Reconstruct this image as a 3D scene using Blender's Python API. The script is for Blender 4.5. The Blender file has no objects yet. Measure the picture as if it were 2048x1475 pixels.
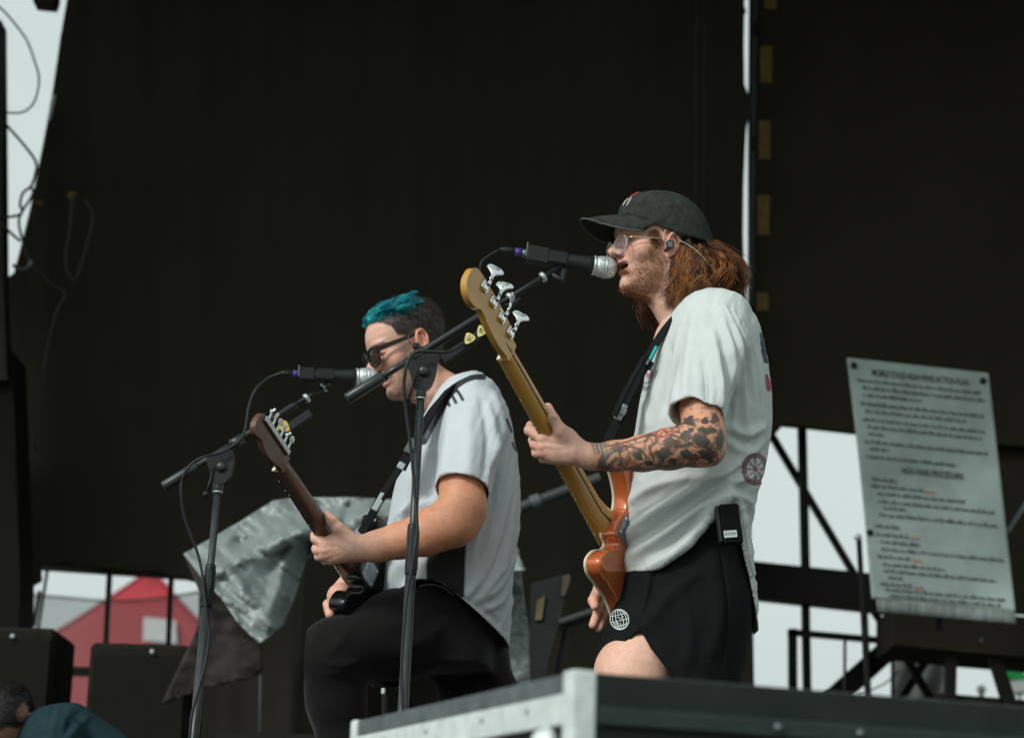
import bpy, math, random
import numpy as np
from mathutils import Vector, Matrix

random.seed(7); RNG = np.random.default_rng(7)
SC = bpy.context.scene
COL = SC.collection

# ------------------------------------------------------------------ camera
PITCH, ROLL = 13.5, 2.0
CAM = np.array([0.0, -5.37, 0.155])
FPX = 85 / 36 * 2048
def _rot():
    p = math.radians(90 + PITCH); r = math.radians(ROLL)
    rx = np.array([[1, 0, 0], [0, math.cos(p), -math.sin(p)], [0, math.sin(p), math.cos(p)]])
    rz = np.array([[math.cos(r), -math.sin(r), 0], [math.sin(r), math.cos(r), 0], [0, 0, 1]])
    return rx @ rz
RCAM = _rot()
cd = bpy.data.cameras.new('camera'); cam = bpy.data.objects.new('camera', cd); COL.objects.link(cam)
m4 = np.eye(4); m4[:3, :3] = RCAM; m4[:3, 3] = CAM
cam.matrix_world = Matrix(m4.tolist())
cd.lens = 85; cd.sensor_width = 36; cd.clip_start = 0.1; cd.clip_end = 3000
cd.dof.use_dof = True; cd.dof.focus_distance = 5.32; cd.dof.aperture_fstop = 4.0
SC.camera = cam

# ------------------------------------------------------------------ sky, sun, exposure (soft overcast daylight)
SUN_DIR = Vector((-0.64, -0.70, 0.66)).normalized()          # towards the sun: front left, high
wd = bpy.data.worlds.new('World'); SC.world = wd; wd.use_nodes = True
nt = wd.node_tree; nt.nodes.clear()
sky = nt.nodes.new('ShaderNodeTexSky'); sky.sky_type = 'NISHITA'; sky.sun_disc = False
sky.sun_elevation = math.asin(SUN_DIR.z); sky.sun_rotation = math.atan2(SUN_DIR.x, SUN_DIR.y)
sky.air_density = 1.0; sky.dust_density = 6.0; sky.ozone_density = 1.5
hs = nt.nodes.new('ShaderNodeHueSaturation'); hs.inputs['Saturation'].default_value = 0.12
mx = nt.nodes.new('ShaderNodeMix'); mx.data_type = 'RGBA'; mx.inputs['Factor'].default_value = 0.62   # cloud deck evens the sky out
mx.inputs['B'].default_value = (8.3, 9.75, 9.45, 1)
bg = nt.nodes.new('ShaderNodeBackground'); bg.inputs['Strength'].default_value = 0.10
wo = nt.nodes.new('ShaderNodeOutputWorld')
nt.links.new(sky.outputs['Color'], hs.inputs['Color']); nt.links.new(hs.outputs['Color'], mx.inputs['A'])
nt.links.new(mx.outputs['Result'], bg.inputs['Color']); nt.links.new(bg.outputs['Background'], wo.inputs['Surface'])
sl = bpy.data.lights.new('sun', 'SUN'); so = bpy.data.objects.new('sun', sl); COL.objects.link(so)
sl.energy = 2.1; sl.angle = math.radians(11); sl.color = (1.0, 0.995, 0.97)
so.rotation_euler = SUN_DIR.to_track_quat('Z', 'Y').to_euler(); so.location = SUN_DIR * 20
SC.view_settings.view_transform = 'Standard'; SC.view_settings.look = 'None'
SC.view_settings.exposure = 0.0; SC.view_settings.gamma = 1.0; SC.view_settings.use_curve_mapping = False

# ------------------------------------------------------------------ placing helpers (photo pixel + distance -> world)
def ray(px, py): return RCAM @ np.array([(px - 1024) / FPX, (737.5 - py) / FPX, -1.0])
def at(px, py, Y):
    d = ray(px, py); return CAM + d * ((Y - CAM[1]) / d[1])
def atz(px, py, z):
    d = ray(px, py); return CAM + d * ((z - CAM[2]) / d[2])
def pix(P):
    q = (np.asarray(P, float) - CAM) @ RCAM
    return np.stack([1024 - FPX * q[..., 0] / q[..., 2], 737.5 + FPX * q[..., 1] / q[..., 2]], -1)
def V(*a): return np.array(a, float)
def nrm(v): v = np.asarray(v, float); return v / np.linalg.norm(v)

# ------------------------------------------------------------------ object helpers
OFF = {}
def thing(name, label, cat, loc=(0, 0, 0), group=None, mat4=None):
    o = bpy.data.objects.new(name, None); COL.objects.link(o); o.empty_display_size = 0.1
    if mat4 is not None: o.matrix_world = Matrix(np.asarray(mat4).tolist()); OFF[o] = np.zeros(3)
    else: o.location = tuple(loc); OFF[o] = np.asarray(loc, float)
    tag(o, label, cat, group); return o
def tag(o, label=None, cat=None, group=None, kind=None):
    if label: o['label'] = label
    if cat: o['category'] = cat
    if group: o['group'] = group
    if kind: o['kind'] = kind
    return o
def mk(name, verts, faces, mat, parent=None, smooth=True, colors=None, label=None, kind=None):
    verts = np.asarray(verts, float)
    off = OFF[parent] if parent is not None else np.zeros(3)
    if parent is None and len(verts):                      # put the origin at the base of the thing
        off = np.array([verts[:, 0].mean(), verts[:, 1].mean(), verts[:, 2].min()])
    me = bpy.data.meshes.new(name)
    v = verts - off
    if isinstance(faces, np.ndarray):
        n, k = faces.shape
        me.vertices.add(len(v)); me.vertices.foreach_set('co', v.ravel())
        me.loops.add(n * k); me.loops.foreach_set('vertex_index', faces.astype(np.int32).ravel())
        me.polygons.add(n); me.polygons.foreach_set('loop_start', np.arange(0, n * k, k, dtype=np.int32))
        me.update(calc_edges=True); me.validate()
    else:
        me.from_pydata(v.tolist(), [], faces); me.validate()
    me.polygons.foreach_set('use_smooth', np.full(len(me.polygons), bool(smooth)))
    if colors is not None:
        at_ = me.attributes.new('Col', 'FLOAT_COLOR', 'POINT')
        c = np.ones((len(v), 4)); c[:, :3] = colors; at_.data.foreach_set('color', c.ravel())
    me.materials.append(mat)
    o = bpy.data.objects.new(name, me); COL.objects.link(o)
    if parent is not None: o.parent = parent; OFF[o] = off
    else: o.location = tuple(off); OFF[o] = off
    if smooth == 'edge':
        m = o.modifiers.new('split', 'EDGE_SPLIT'); m.split_angle = math.radians(40)
    if label: o['label'] = label
    if kind: o['kind'] = kind
    return o

class MB:
    """collects shapes into one mesh"""
    def __init__(s): s.v = []; s.f = []
    def add(s, v, f):
        n = len(s.v); s.v += [tuple(p) for p in np.asarray(v, float)]; s.f += [tuple(i + n for i in q) for q in f]; return s
    def box(s, c, size, R=None, bev=0.0):
        c = np.asarray(c, float); h = np.asarray(size, float) / 2
        R = np.eye(3) if R is None else np.asarray(R)
        if bev <= 0:
            p = np.array([[x, y, z] for x in (-1, 1) for y in (-1, 1) for z in (-1, 1)]) * h
            f = [(0, 1, 3, 2), (4, 6, 7, 5), (0, 4, 5, 1), (2, 3, 7, 6), (0, 2, 6, 4), (1, 5, 7, 3)]
            return s.add(p @ R.T + c, f)
        b = min(bev, h.min() * 0.9); p = []; idx = {}
        for x in (-1, 1):
            for y in (-1, 1):
                for z in (-1, 1):
                    sg = np.array([x, y, z])
                    for a in range(3):
                        q = h - b; q = q.copy(); q[a] = h[a]; idx[(x, y, z, a)] = len(p); p.append(sg * q)
        f = []
        for a in range(3):
            o1, o2 = [i for i in range(3) if i != a]
            for sa in (-1, 1):
                q = []
                for s1, s2 in ((-1, -1), (1, -1), (1, 1), (-1, 1)):
                    k = [0, 0, 0]; k[a] = sa; k[o1] = s1; k[o2] = s2; q.append(idx[(*k, a)])
                if (sa > 0) == (a == 1): q = q[::-1]
                f.append(q)
        for a in range(3):                                  # edges along axis a
            o1, o2 = [i for i in range(3) if i != a]
            for s1 in (-1, 1):
                for s2 in (-1, 1):
                    def g(sa, face):
                        k = [0, 0, 0]; k[a] = sa; k[o1] = s1; k[o2] = s2; return idx[(*k, face)]
                    q = [g(-1, o1), g(1, o1), g(1, o2), g(-1, o2)]
                    if (s1 * s2 > 0) == (a != 1): q = q[::-1]
                    f.append(q)
        for x in (-1, 1):
            for y in (-1, 1):
                for z in (-1, 1):
                    q = [idx[(x, y, z, 0)], idx[(x, y, z, 1)], idx[(x, y, z, 2)]]
                    if x * y * z < 0: q = q[::-1]
                    f.append(q)
        return s.add(np.array(p) @ R.T + c, f)
    def tube(s, pts, r, n=8, caps=True, flat=1.0, up=None):
        v, f = tube_geo(pts, r, n, caps, flat, up); return s.add(v, f)
    def cyl(s, a, b, r1, r2=None, n=16, caps=True): return s.tube([a, b], [r1, r1 if r2 is None else r2], n, caps)
    def lathe(s, a, axis, prof, n=20):
        """prof: list of (distance along the axis, radius)"""
        axis = nrm(axis); a = np.asarray(a, float)
        pts = [a + axis * t for t, _ in prof]; rr = [r for _, r in prof]
        e1 = nrm(np.cross(axis, [0.3, 0.9, 0.1])); e2 = np.cross(axis, e1)
        ang = np.arange(n) / n * 2 * np.pi; v = []
        for p, r in zip(pts, rr): v += [p + r * (math.cos(t) * e1 + math.sin(t) * e2) for t in ang]
        f = []
        for i in range(len(pts) - 1):
            for j in range(n):
                k = (j + 1) % n; f.append((i * n + j, i * n + k, (i + 1) * n + k, (i + 1) * n + j))
        f.append(tuple(range(n))[::-1]); f.append(tuple((len(pts) - 1) * n + j for j in range(n)))
        return s.add(v, f)
    def prism(s, poly, d):
        """poly: 3d points of a planar outline, d: extrusion vector"""
        p = np.asarray(poly, float); n = len(p); d = np.asarray(d, float)
        f = [tuple(range(n)), tuple(range(2 * n - 1, n - 1, -1))] + [(i, i + n, (i + 1) % n + n, (i + 1) % n) for i in range(n)]
        return s.add(np.vstack([p, p + d]), f)
    def build(s, name, mat, parent=None, smooth=True, **k):
        return mk(name, np.array(s.v), s.f, mat, parent, smooth, **k)

def tube_geo(pts, r, n=8, caps=True, flat=1.0, up=None):
    P = np.asarray(pts, float); m = len(P); r = np.broadcast_to(np.asarray(r, float), (m,))
    T = np.gradient(P, axis=0); T /= np.linalg.norm(T, axis=1)[:, None] + 1e-12
    u = np.asarray(up if up is not None else ([0, 0, 1] if abs(T[0][2]) < .9 else [0, 1, 0]), float)
    v = []; ang = np.arange(n) / n * 2 * np.pi
    for i in range(m):
        u = u - T[i] * (u @ T[i]); u = u / (np.linalg.norm(u) + 1e-12); w = np.cross(T[i], u)
        v.append(P[i] + r[i] * (np.cos(ang)[:, None] * w + flat * np.sin(ang)[:, None] * u))
    v = np.vstack(v); f = []
    for i in range(m - 1):
        for j in range(n):
            k = (j + 1) % n; f.append((i * n + j, i * n + k, (i + 1) * n + k, (i + 1) * n + j))
    if caps: f.append(tuple(range(n))[::-1]); f.append(tuple((m - 1) * n + j for j in range(n)))
    return v, f
def spline(pts, k=8, closed=False):
    """Catmull-Rom through the points"""
    P = np.asarray(pts, float); n = len(P); out = []
    rng = range(n) if closed else range(n - 1)
    for i in rng:
        g = (lambda j: P[j % n]) if closed else (lambda j: P[min(max(j, 0), n - 1)])
        p0, p1, p2, p3 = g(i - 1), g(i), g(i + 1), g(i + 2)
        for t in np.arange(k) / k:
            out.append(0.5 * (2 * p1 + (p2 - p0) * t + (2 * p0 - 5 * p1 + 4 * p2 - p3) * t * t + (3 * p1 - p0 - 3 * p2 + p3) * t ** 3))
    if not closed: out.append(P[-1])
    return np.array(out)
def strands_mesh(paths, radii, n=3):
    """many equal-length strands -> one vertex / face array. paths (S,M,3), radii (S,M)"""
    S, M, _ = paths.shape
    T = np.gradient(paths, axis=1); T /= np.linalg.norm(T, axis=2, keepdims=True) + 1e-12
    ref = np.where(np.abs(T[..., 1:2]) < .9, np.array([0, 1., 0]), np.array([1., 0, 0]))
    a = np.cross(T, ref); a /= np.linalg.norm(a, axis=2, keepdims=True) + 1e-12; b = np.cross(T, a)
    ang = np.arange(n) / n * 2 * np.pi
    v = paths[:, :, None, :] + radii[:, :, None, None] * (np.cos(ang)[None, None, :, None] * a[:, :, None, :] + np.sin(ang)[None, None, :, None] * b[:, :, None, :])
    base = (np.arange(S) * M * n)[:, None, None]; i = np.arange(M - 1)[None, :, None] * n; j = np.arange(n)[None, None, :]; k = (j + 1) % n
    f = np.stack([base + i + j, base + i + k, base + i + n + k, base + i + n + j], -1).reshape(-1, 4)
    return v.reshape(-1, 3), f

# ------------------------------------------------------------------ materials
MATS = {}
def mat(name, color=(0.5, 0.5, 0.5), rough=0.5, metal=0.0, var=0.12, vscale=18, bump=0.0, bscale=120, vcol=False, sss=0.0,
        spec=0.35, voro=0, coat=0.0, sheen=0.0, streak=None, rvar=0.0, alpha=1.0, trans=0.0, emis=None):
    if name in MATS: return MATS[name]
    m = bpy.data.materials.new(name); m.use_nodes = True; t = m.node_tree; N = t.nodes; L = t.links
    b = N['Principled BSDF']; tc = N.new('ShaderNodeTexCoord'); src = tc.outputs['Object']
    if streak:
        mp = N.new('ShaderNodeMapping'); mp.inputs['Scale'].default_value = streak; L.new(src, mp.inputs['Vector']); src = mp.outputs['Vector']
    n1 = N.new('ShaderNodeTexNoise'); n1.inputs['Scale'].default_value = vscale; n1.inputs['Detail'].default_value = 5; n1.inputs['Roughness'].default_value = .6
    L.new(src, n1.inputs['Vector'])
    mr = N.new('ShaderNodeMapRange'); mr.inputs['From Min'].default_value = .25; mr.inputs['From Max'].default_value = .75
    mr.inputs['To Min'].default_value = 1 - var; mr.inputs['To Max'].default_value = 1 + var; L.new(n1.outputs['Fac'], mr.inputs['Value'])
    mul = N.new('ShaderNodeMix'); mul.data_type = 'RGBA'; mul.blend_type = 'MULTIPLY'; mul.inputs['Factor'].default_value = 1
    if vcol:
        a = N.new('ShaderNodeAttribute'); a.attribute_name = 'Col'; L.new(a.outputs['Color'], mul.inputs['A'])
    else: mul.inputs['A'].default_value = (*color, 1)
    if voro:
        vt = N.new('ShaderNodeTexVoronoi'); vt.inputs['Scale'].default_value = voro; L.new(src, vt.inputs['Vector'])
        v2 = N.new('ShaderNodeMapRange'); v2.inputs['From Min'].default_value = .15; v2.inputs['From Max'].default_value = .6; v2.inputs['To Min'].default_value = .12; v2.inputs['To Max'].default_value = 1.25
        L.new(vt.outputs['Distance'], v2.inputs['Value']); L.new(v2.outputs['Result'], mul.inputs['B'])
    else: L.new(mr.outputs['Result'], mul.inputs['B'])
    L.new(mul.outputs['Result'], b.inputs['Base Color'])
    b.inputs['Roughness'].default_value = rough; b.inputs['Metallic'].default_value = metal
    b.inputs['Specular IOR Level'].default_value = spec
    if rvar:
        r2 = N.new('ShaderNodeMapRange'); r2.inputs['From Min'].default_value = .3; r2.inputs['From Max'].default_value = .7
        r2.inputs['To Min'].default_value = max(rough - rvar, .02); r2.inputs['To Max'].default_value = min(rough + rvar, 1)
        L.new(n1.outputs['Fac'], r2.inputs['Value']); L.new(r2.outputs['Result'], b.inputs['Roughness'])
    if coat: b.inputs['Coat Weight'].default_value = coat; b.inputs['Coat Roughness'].default_value = .08
    if sheen: b.inputs['Sheen Weight'].default_value = sheen; b.inputs['Sheen Roughness'].default_value = .4
    if sss:
        b.inputs['Subsurface Weight'].default_value = sss; b.inputs['Subsurface Radius'].default_value = (1, .35, .2); b.inputs['Subsurface Scale'].default_value = .006
    if trans: b.inputs['Transmission Weight'].default_value = trans
    if alpha < 1: b.inputs['Alpha'].default_value = alpha
    if emis: b.inputs['Emission Color'].default_value = (*emis[0], 1); b.inputs['Emission Strength'].default_value = emis[1]
    if bump:
        n2 = N.new('ShaderNodeTexNoise'); n2.inputs['Scale'].default_value = bscale; n2.inputs['Detail'].default_value = 4; L.new(src, n2.inputs['Vector'])
        bp = N.new('ShaderNodeBump'); bp.inputs['Strength'].default_value = bump; bp.inputs['Distance'].default_value = .004
        L.new(n2.outputs['Fac'], bp.inputs['Height']); L.new(bp.outputs['Normal'], b.inputs['Normal'])
    MATS[name] = m; return m

# ------------------------------------------------------------------ signed distance modelling
def smin(a, b, k):
    h = np.clip(0.5 + 0.5 * (b - a) / k, 0, 1); return b * (1 - h) + a * h - k * h * (1 - h)
def smax(a, b, k): return -smin(-a, -b, k)
def caps(P, a, b, ra, rb):
    a = np.asarray(a); ab = np.asarray(b) - a; pa = P - a
    t = np.clip(pa @ ab / (ab @ ab), 0, 1)
    return np.linalg.norm(pa - t[:, None] * ab, axis=1) - (ra + (rb - ra) * t)
def ell(P, c, r, R=None):
    q = P - np.asarray(c)
    if R is not None: q = q @ R
    r = np.asarray(r, float); k = np.linalg.norm(q / r, axis=1)
    return (k - 1) * r.min() if False else (k - 1) * k / (np.linalg.norm(q / (r * r), axis=1) + 1e-9)
def chain(P, pts, rr, k=0.01):
    d = None
    for i in range(len(pts) - 1):
        c = caps(P, pts[i], pts[i + 1], rr[i], rr[i + 1]); d = c if d is None else smin(d, c, k)
    return d
def nearby(P, c, r, fn):
    """evaluate fn only close to c; elsewhere a cheap lower bound"""
    q = np.linalg.norm(P - np.asarray(c), axis=1); d = q - r * .75; m = q < r
    if m.any(): d[m] = fn(P[m])
    return d
def mesh_sdf(fn, lo, hi, h, margin=1.5, B=8, chunk=400000):
    lo = np.asarray(lo, float); hi = np.asarray(hi, float)
    nb = np.ceil((hi - lo) / (h * B)).astype(int)
    g = np.stack(np.meshgrid(*[np.arange(k) for k in nb], indexing='ij'), -1).reshape(-1, 3)
    ctr = lo + (g + .5) * (h * B)
    d = np.concatenate([fn(ctr[i:i + chunk]) for i in range(0, len(ctr), chunk)])
    g = g[np.abs(d) < h * B * .87 * margin]
    off = np.stack(np.meshgrid(*[np.arange(B + 1)] * 3, indexing='ij'), -1).reshape(-1, 3)
    M = len(g); pts_idx = (g[:, None, :] * B + off[None]).reshape(-1, 3)
    vals = np.empty(len(pts_idx))
    for i in range(0, len(pts_idx), chunk): vals[i:i + chunk] = fn(lo + pts_idx[i:i + chunk] * h)
    W = vals.reshape(M, B + 1, B + 1, B + 1); S = W < 0
    N3 = nb * B + 2
    corners = [(x, y, z) for x in (0, 1) for y in (0, 1) for z in (0, 1)]
    sub = lambda A, c: A[:, c[0]:c[0] + B, c[1]:c[1] + B, c[2]:c[2] + B]
    cnt = sum(sub(S, c).astype(np.int8) for c in corners)
    act = (cnt > 0) & (cnt < 8)
    mi, ci, cj, ck = np.nonzero(act)
    cell = g[mi] * B + np.stack([ci, cj, ck], -1)
    cv = {c: W[mi, ci + c[0], cj + c[1], ck + c[2]] for c in corners}
    acc = np.zeros((len(mi), 3)); num = np.zeros(len(mi))
    for c in corners:
        for a in range(3):
            if c[a] == 0:
                e = list(c); e[a] = 1; e = tuple(e); v0, v1 = cv[c], cv[e]
                sw = (v0 < 0) != (v1 < 0); t = np.where(sw, v0 / np.where(sw, v0 - v1, 1), 0)
                p = np.tile(np.array(c, float), (len(mi), 1)); p[:, a] = t
                acc += np.where(sw[:, None], p, 0); num += sw
    verts = lo + (cell + acc / num[:, None]) * h
    key = (cell[:, 0] * N3[1] + cell[:, 1]) * N3[2] + cell[:, 2]
    order = np.argsort(key); sk = key[order]
    def look(cc):
        k = (cc[:, 0] * N3[1] + cc[:, 1]) * N3[2] + cc[:, 2]
        p = np.clip(np.searchsorted(sk, k), 0, len(sk) - 1); return np.where((sk[p] == k) & (cc.min(1) >= 0), order[p], -1)
    faces = []
    for a in range(3):
        s0 = S[:, :B, :B, :B]; sl_ = [slice(0, B)] * 3; sl_[a] = slice(1, B + 1); s1 = S[(slice(None), *sl_)]
        mi2, i2, j2, k2 = np.nonzero(s0 != s1)
        p = g[mi2] * B + np.stack([i2, j2, k2], -1); ins = s0[mi2, i2, j2, k2]
        b1, b2 = (a + 1) % 3, (a + 2) % 3
        d1 = np.zeros(3, int); d1[b1] = 1; d2 = np.zeros(3, int); d2[b2] = 1
        q = np.stack([look(p - d1 - d2), look(p - d2), look(p), look(p - d1)], -1)
        q[~ins] = q[~ins][:, ::-1]; faces.append(q[(q >= 0).all(1)])
    return verts, np.vstack(faces)
def vnormals(v, f):
    n = np.cross(v[f[:, 2]] - v[f[:, 0]], v[f[:, 3 if f.shape[1] > 3 else 1]] - v[f[:, 1 if f.shape[1] > 3 else 0]])
    out = np.zeros_like(v)
    for i in range(f.shape[1]): np.add.at(out, f[:, i], n)
    return out / (np.linalg.norm(out, axis=1)[:, None] + 1e-12)
def relax(v, f, it=2, w=.5):
    e = np.vstack([f[:, [i, (i + 1) % f.shape[1]]] for i in range(f.shape[1])])
    for _ in range(it):
        s = np.zeros_like(v); c = np.zeros(len(v))
        for a, b in ((0, 1), (1, 0)): np.add.at(s, e[:, a], v[e[:, b]]); np.add.at(c, e[:, a], 1)
        v = v + w * (s / np.maximum(c, 1)[:, None] - v)
    return v
def seg_dist2(Q, pts):
    """2-d distance from points Q to a polyline, and the running parameter 0..1"""
    pts = np.asarray(pts, float); best = np.full(len(Q), 1e9); par = np.zeros(len(Q)); n = len(pts) - 1
    for i in range(n):
        ab = pts[i + 1] - pts[i]; pa = Q - pts[i]; t = np.clip(pa @ ab / (ab @ ab + 1e-12), 0, 1)
        d = np.linalg.norm(pa - t[:, None] * ab, axis=1); m = d < best; best = np.where(m, d, best); par = np.where(m, (i + t) / n, par)
    return best, par
def inpoly(Q, poly):
    poly = np.asarray(poly, float); x, y = Q[:, 0], Q[:, 1]; ins = np.zeros(len(Q), bool); j = len(poly) - 1
    for i in range(len(poly)):
        xi, yi = poly[i]; xj, yj = poly[j]
        ins ^= ((yi > y) != (yj > y)) & (x < (xj - xi) * (y - yi) / (yj - yi + 1e-12) + xi); j = i
    return ins
def vnoise(P, seed=0, scale=1.0):
    """cheap smooth value noise in 3d, about -1..1"""
    q = P * scale; i = np.floor(q).astype(np.int64); f = q - i; f = f * f * (3 - 2 * f); out = 0
    def hsh(a):
        n = (a[:, 0] * 73856093) ^ (a[:, 1] * 19349663) ^ (a[:, 2] * 83492791) ^ (seed * 2654435761)
        n = (n ^ (n >> 13)) * 1274126177; n = n ^ (n >> 16); return (n & 0xffff) / 32767.5 - 1
    for dx in (0, 1):
        for dy in (0, 1):
            for dz in (0, 1):
                w = (f[:, 0] if dx else 1 - f[:, 0]) * (f[:, 1] if dy else 1 - f[:, 1]) * (f[:, 2] if dz else 1 - f[:, 2])
                out = out + w * hsh(i + np.array([dx, dy, dz]))
    return out
# ================================================================== materials of the setting
M_black = mat('black_drape_cloth', (0.031, 0.0285, 0.0215), .95, var=.10, vscale=3, bump=.3, bscale=200, spec=.03)
M_wall = mat('black_panel', (0.033, 0.0288, 0.0205), .9, var=.15, vscale=2.5, spec=.03)
M_steel = mat('black_painted_steel', (0.015, 0.0155, 0.0135), .6, var=.3, vscale=25, spec=.12, rvar=.1)
M_grey = mat('grey_steel', (0.16, 0.19, 0.19), .4, metal=.7, var=.2, vscale=30)
M_alu = mat('aluminium', (0.62, 0.66, 0.65), .38, metal=.55, var=.12, vscale=25, rvar=.12)
M_rubber = mat('black_rubber', (0.014, 0.0145, 0.0135), .6, var=.2, vscale=40, spec=.15)
M_yel = mat('worn_yellow_tape', (0.15, 0.10, 0.020), .7, var=.35, vscale=30)
M_floor = mat('stage_deck', (0.03, 0.03, 0.028), .8, var=.3, vscale=4)
M_ground = mat('trodden_ground', (0.13, 0.125, 0.10), .95, var=.4, vscale=.8, bump=.4, bscale=20)

def delaunay(poly, step, jitter=.25, seed=1):
    from mathutils.geometry import delaunay_2d_cdt
    P = np.asarray(poly, float); b = []
    for i in range(len(P)):
        a, c = P[i], P[(i + 1) % len(P)]; n = max(1, int(np.linalg.norm(c - a) / step))
        b += [a + (c - a) * t / n for t in range(n)]
    b = np.array(b); rg = np.random.default_rng(seed)
    gx, gy = np.meshgrid(np.arange(P[:, 0].min() + step / 2, P[:, 0].max(), step), np.arange(P[:, 1].min() + step / 2, P[:, 1].max(), step))
    q = np.stack([gx.ravel(), gy.ravel()], -1) + rg.uniform(-jitter, jitter, (gx.size, 2)) * step
    q = q[inpoly(q, b)]
    dd = np.min(np.linalg.norm(q[:, None, :] - b[None], axis=2), axis=1) if len(q) * len(b) < 4e7 else np.full(len(q), step)
    q = q[dd > step * .45]
    allp = [Vector(p) for p in np.vstack([b, q])]; n = len(b)
    vs, _, fs, *_ = delaunay_2d_cdt(allp, [(i, (i + 1) % n) for i in range(n)], [], 1, 1e-6)
    return np.array([tuple(v) for v in vs]), [tuple(f) for f in fs]
def sheet(name, poly, Y, mat_, parent=None, step=14, thick=.006, seed=1, **k):
    """a sheet cut to a pixel outline; Y(px,py) gives its depth at every point"""
    v, f = delaunay(poly, step, seed=seed)
    ys = Y(v[:, 0], v[:, 1]) if callable(Y) else np.full(len(v), Y)
    w = np.array([at(p[0], p[1], y) for p, y in zip(v, ys)])
    o = mk(name, w, f, mat_, parent, True, **k)
    s = o.modifiers.new('thick', 'SOLIDIFY'); s.thickness = thick; s.offset = 0
    return o
def panel(name, poly, Y, t, mat_, parent=None, **k):
    return MB().prism([at(x, y, Y) for x, y in poly], (0, t, 0)).build(name, mat_, parent, False, **k)
def bar(name, a, b, Y, w, mat_, parent=None, n=8):
    """round bar between two photo points, w = diameter in photo pixels"""
    A, B = at(*a, Y), at(*b, Y); r = w / 2 * (Y - CAM[1]) / FPX * 1.03
    return MB().cyl(A, B, r, n=n).build(name, mat_, parent, 'edge')
def struct(o): o['kind'] = 'structure'; return o

# ================================================================== ground, stage, roof
struct(MB().box((0, 200, -1.62), (1200, 1200, .2)).build('ground', M_ground, None, False))
struct(MB().box((.3, 1.35, -.1), (9.4, 9.3, .2)).build('stage_floor', M_floor, None, False))
struct(MB().box((.3, 3.3, 5.25), (10.5, 6.4, .18)).build('stage_roof', M_wall, None, False))
struct(MB().box((.3, 1.35, -.86), (9.2, 9.1, 1.3)).build('stage_base', M_wall, None, False))

# ================================================================== black curtains and wall behind the band
def pleat(x, y): return 4.6 + .008 * np.sin(x / 23. + .7 * np.sin(y / 300.)) + .006 * np.sin(x / 9.7 + 1.3) + .012 * np.sin(x / 71. + y / 900.)
ct = thing('stage_curtain', 'wide black pleated curtain hanging behind the two singers', 'curtain', (-.2, 4.6, 0))
sheet('drape_panel', [(142, -160), (134, 0), (120, 80), (104, 190), (84, 300), (60, 420), (28, 546), (-80, 620), (-80, 1210), (0, 1206), (30, 1186), (52, 1180), (84, 1162),
       (82, 1130), (200, 1138), (330, 1149), (398, 1166), (392, 1700), (1515, 1700), (1505, 1200), (1494, 612), (1489, 560), (1486, 470), (1487, 380), (1490, 300), (1492, 262), (1497, 230), (1497, 190), (1489, 168), (1488, 90), (1489, 30), (1493, 24), (1489, 12), (1490, -160)],
      pleat, M_black, ct, step=16)
bar('curtain_rail', (-60, -95), (1500, -20), 4.68, 22, M_steel, ct)
for a, b, w in (((1392, -60), (1391, 470), 9), ((1410, -60), (1406, 440), 7)): bar('curtain_track_pole', a, b, 4.45, w, mat('dull_pole', (.032, .035, .031), .8, spec=.1), ct)
wl = thing('stage_side_wall', 'tall black side wall with worn yellow tape marks along its edge', 'wall', at(1780, 800, 4.9) * V(1, 1, 0))
panel('wall_panel', [(1501, -160), (2250, -160), (2250, 905), (1880, 880), (1700, 862), (1612, 852), (1566, 848), (1545, 872), (1530, 900), (1498, 610), (1498, 300)], 4.8, .06, M_wall, wl)
panel('wall_panel', [(1860, 840), (2250, 870), (2250, 1240), (1890, 1215)], 4.9, .05, M_wall, wl)
for x, y0, y1 in ((1541, -30, 18), (1532, 93, 166), (1529, 241, 318), (1527, 390, 469), (1525, 585, 621)):
    panel('tape_mark', [(x - 12, y0), (x + 12, y0), (x + 11.5, y1), (x - 12, y1)], 4.79, .008, M_yel, wl)
bar('edge_tube', (1512, -120), (1502, 612), 4.74, 9, mat('dull_edge_tube', (.045, .058, .058), .6, spec=.2), wl)
for y in (60, 290): bar('tube_clamp', (1511 - y * .013, y - 14), (1511 - y * .013, y + 14), 4.74, 15, M_steel, wl)

# ================================================================== scaffold frame at the right opening
sf = thing('scaffolding', 'black steel scaffold frame with diagonal braces against bright sky', 'scaffold', at(1640, 1300, 5.1) * V(1, 1, 0))
Yf = 5.1
def flatbar(name, a, b, w, Y=Yf, t=.04, m=None, parent=sf):
    a, b = V(*a), V(*b); d = nrm(b - a); n = V(-d[1], d[0]) * w / 2
    return panel(name, [a - n, b - n, b + n, a + n], Y, t, m or M_steel, parent)
flatbar('post', (1603, 780), (1612, 1135), 17); flatbar('post', (1612, 1200), (1621, 1700), 16)
flatbar('brace', (1538, 858), (1712, 1150), 13, Yf + .05)
panel('cross_beam', [(1495, 1120), (1740, 1145), (1800, 1152), (1800, 1226), (1495, 1193)], Yf - .05, .1, M_steel, sf)
flatbar('hand_rail', (1577, 1262), (1792, 1281), 12, Yf - .1); flatbar('rail_post', (1586, 1256), (1588, 1700), 17, Yf - .1)
flatbar('rail_post', (1691, 1272), (1690, 1700), 4, Yf - .1)
flatbar('post', (1730, 1190), (1752, 1700), 9, Yf + .02); flatbar('brace', (1738, 1205), (1792, 1285), 12, Yf + .06)
flatbar('brace', (1640, 1420), (1800, 1277), 44, Yf + .1)
flatbar('brace', (1783, 1262), (1880, 1425), 15, Yf + .15); flatbar('brace', (1882, 1275), (1780, 1430), 17, Yf + .2)
flatbar('post', (1787, 1200), (1786, 1700), 5, Yf + .1)
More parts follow.
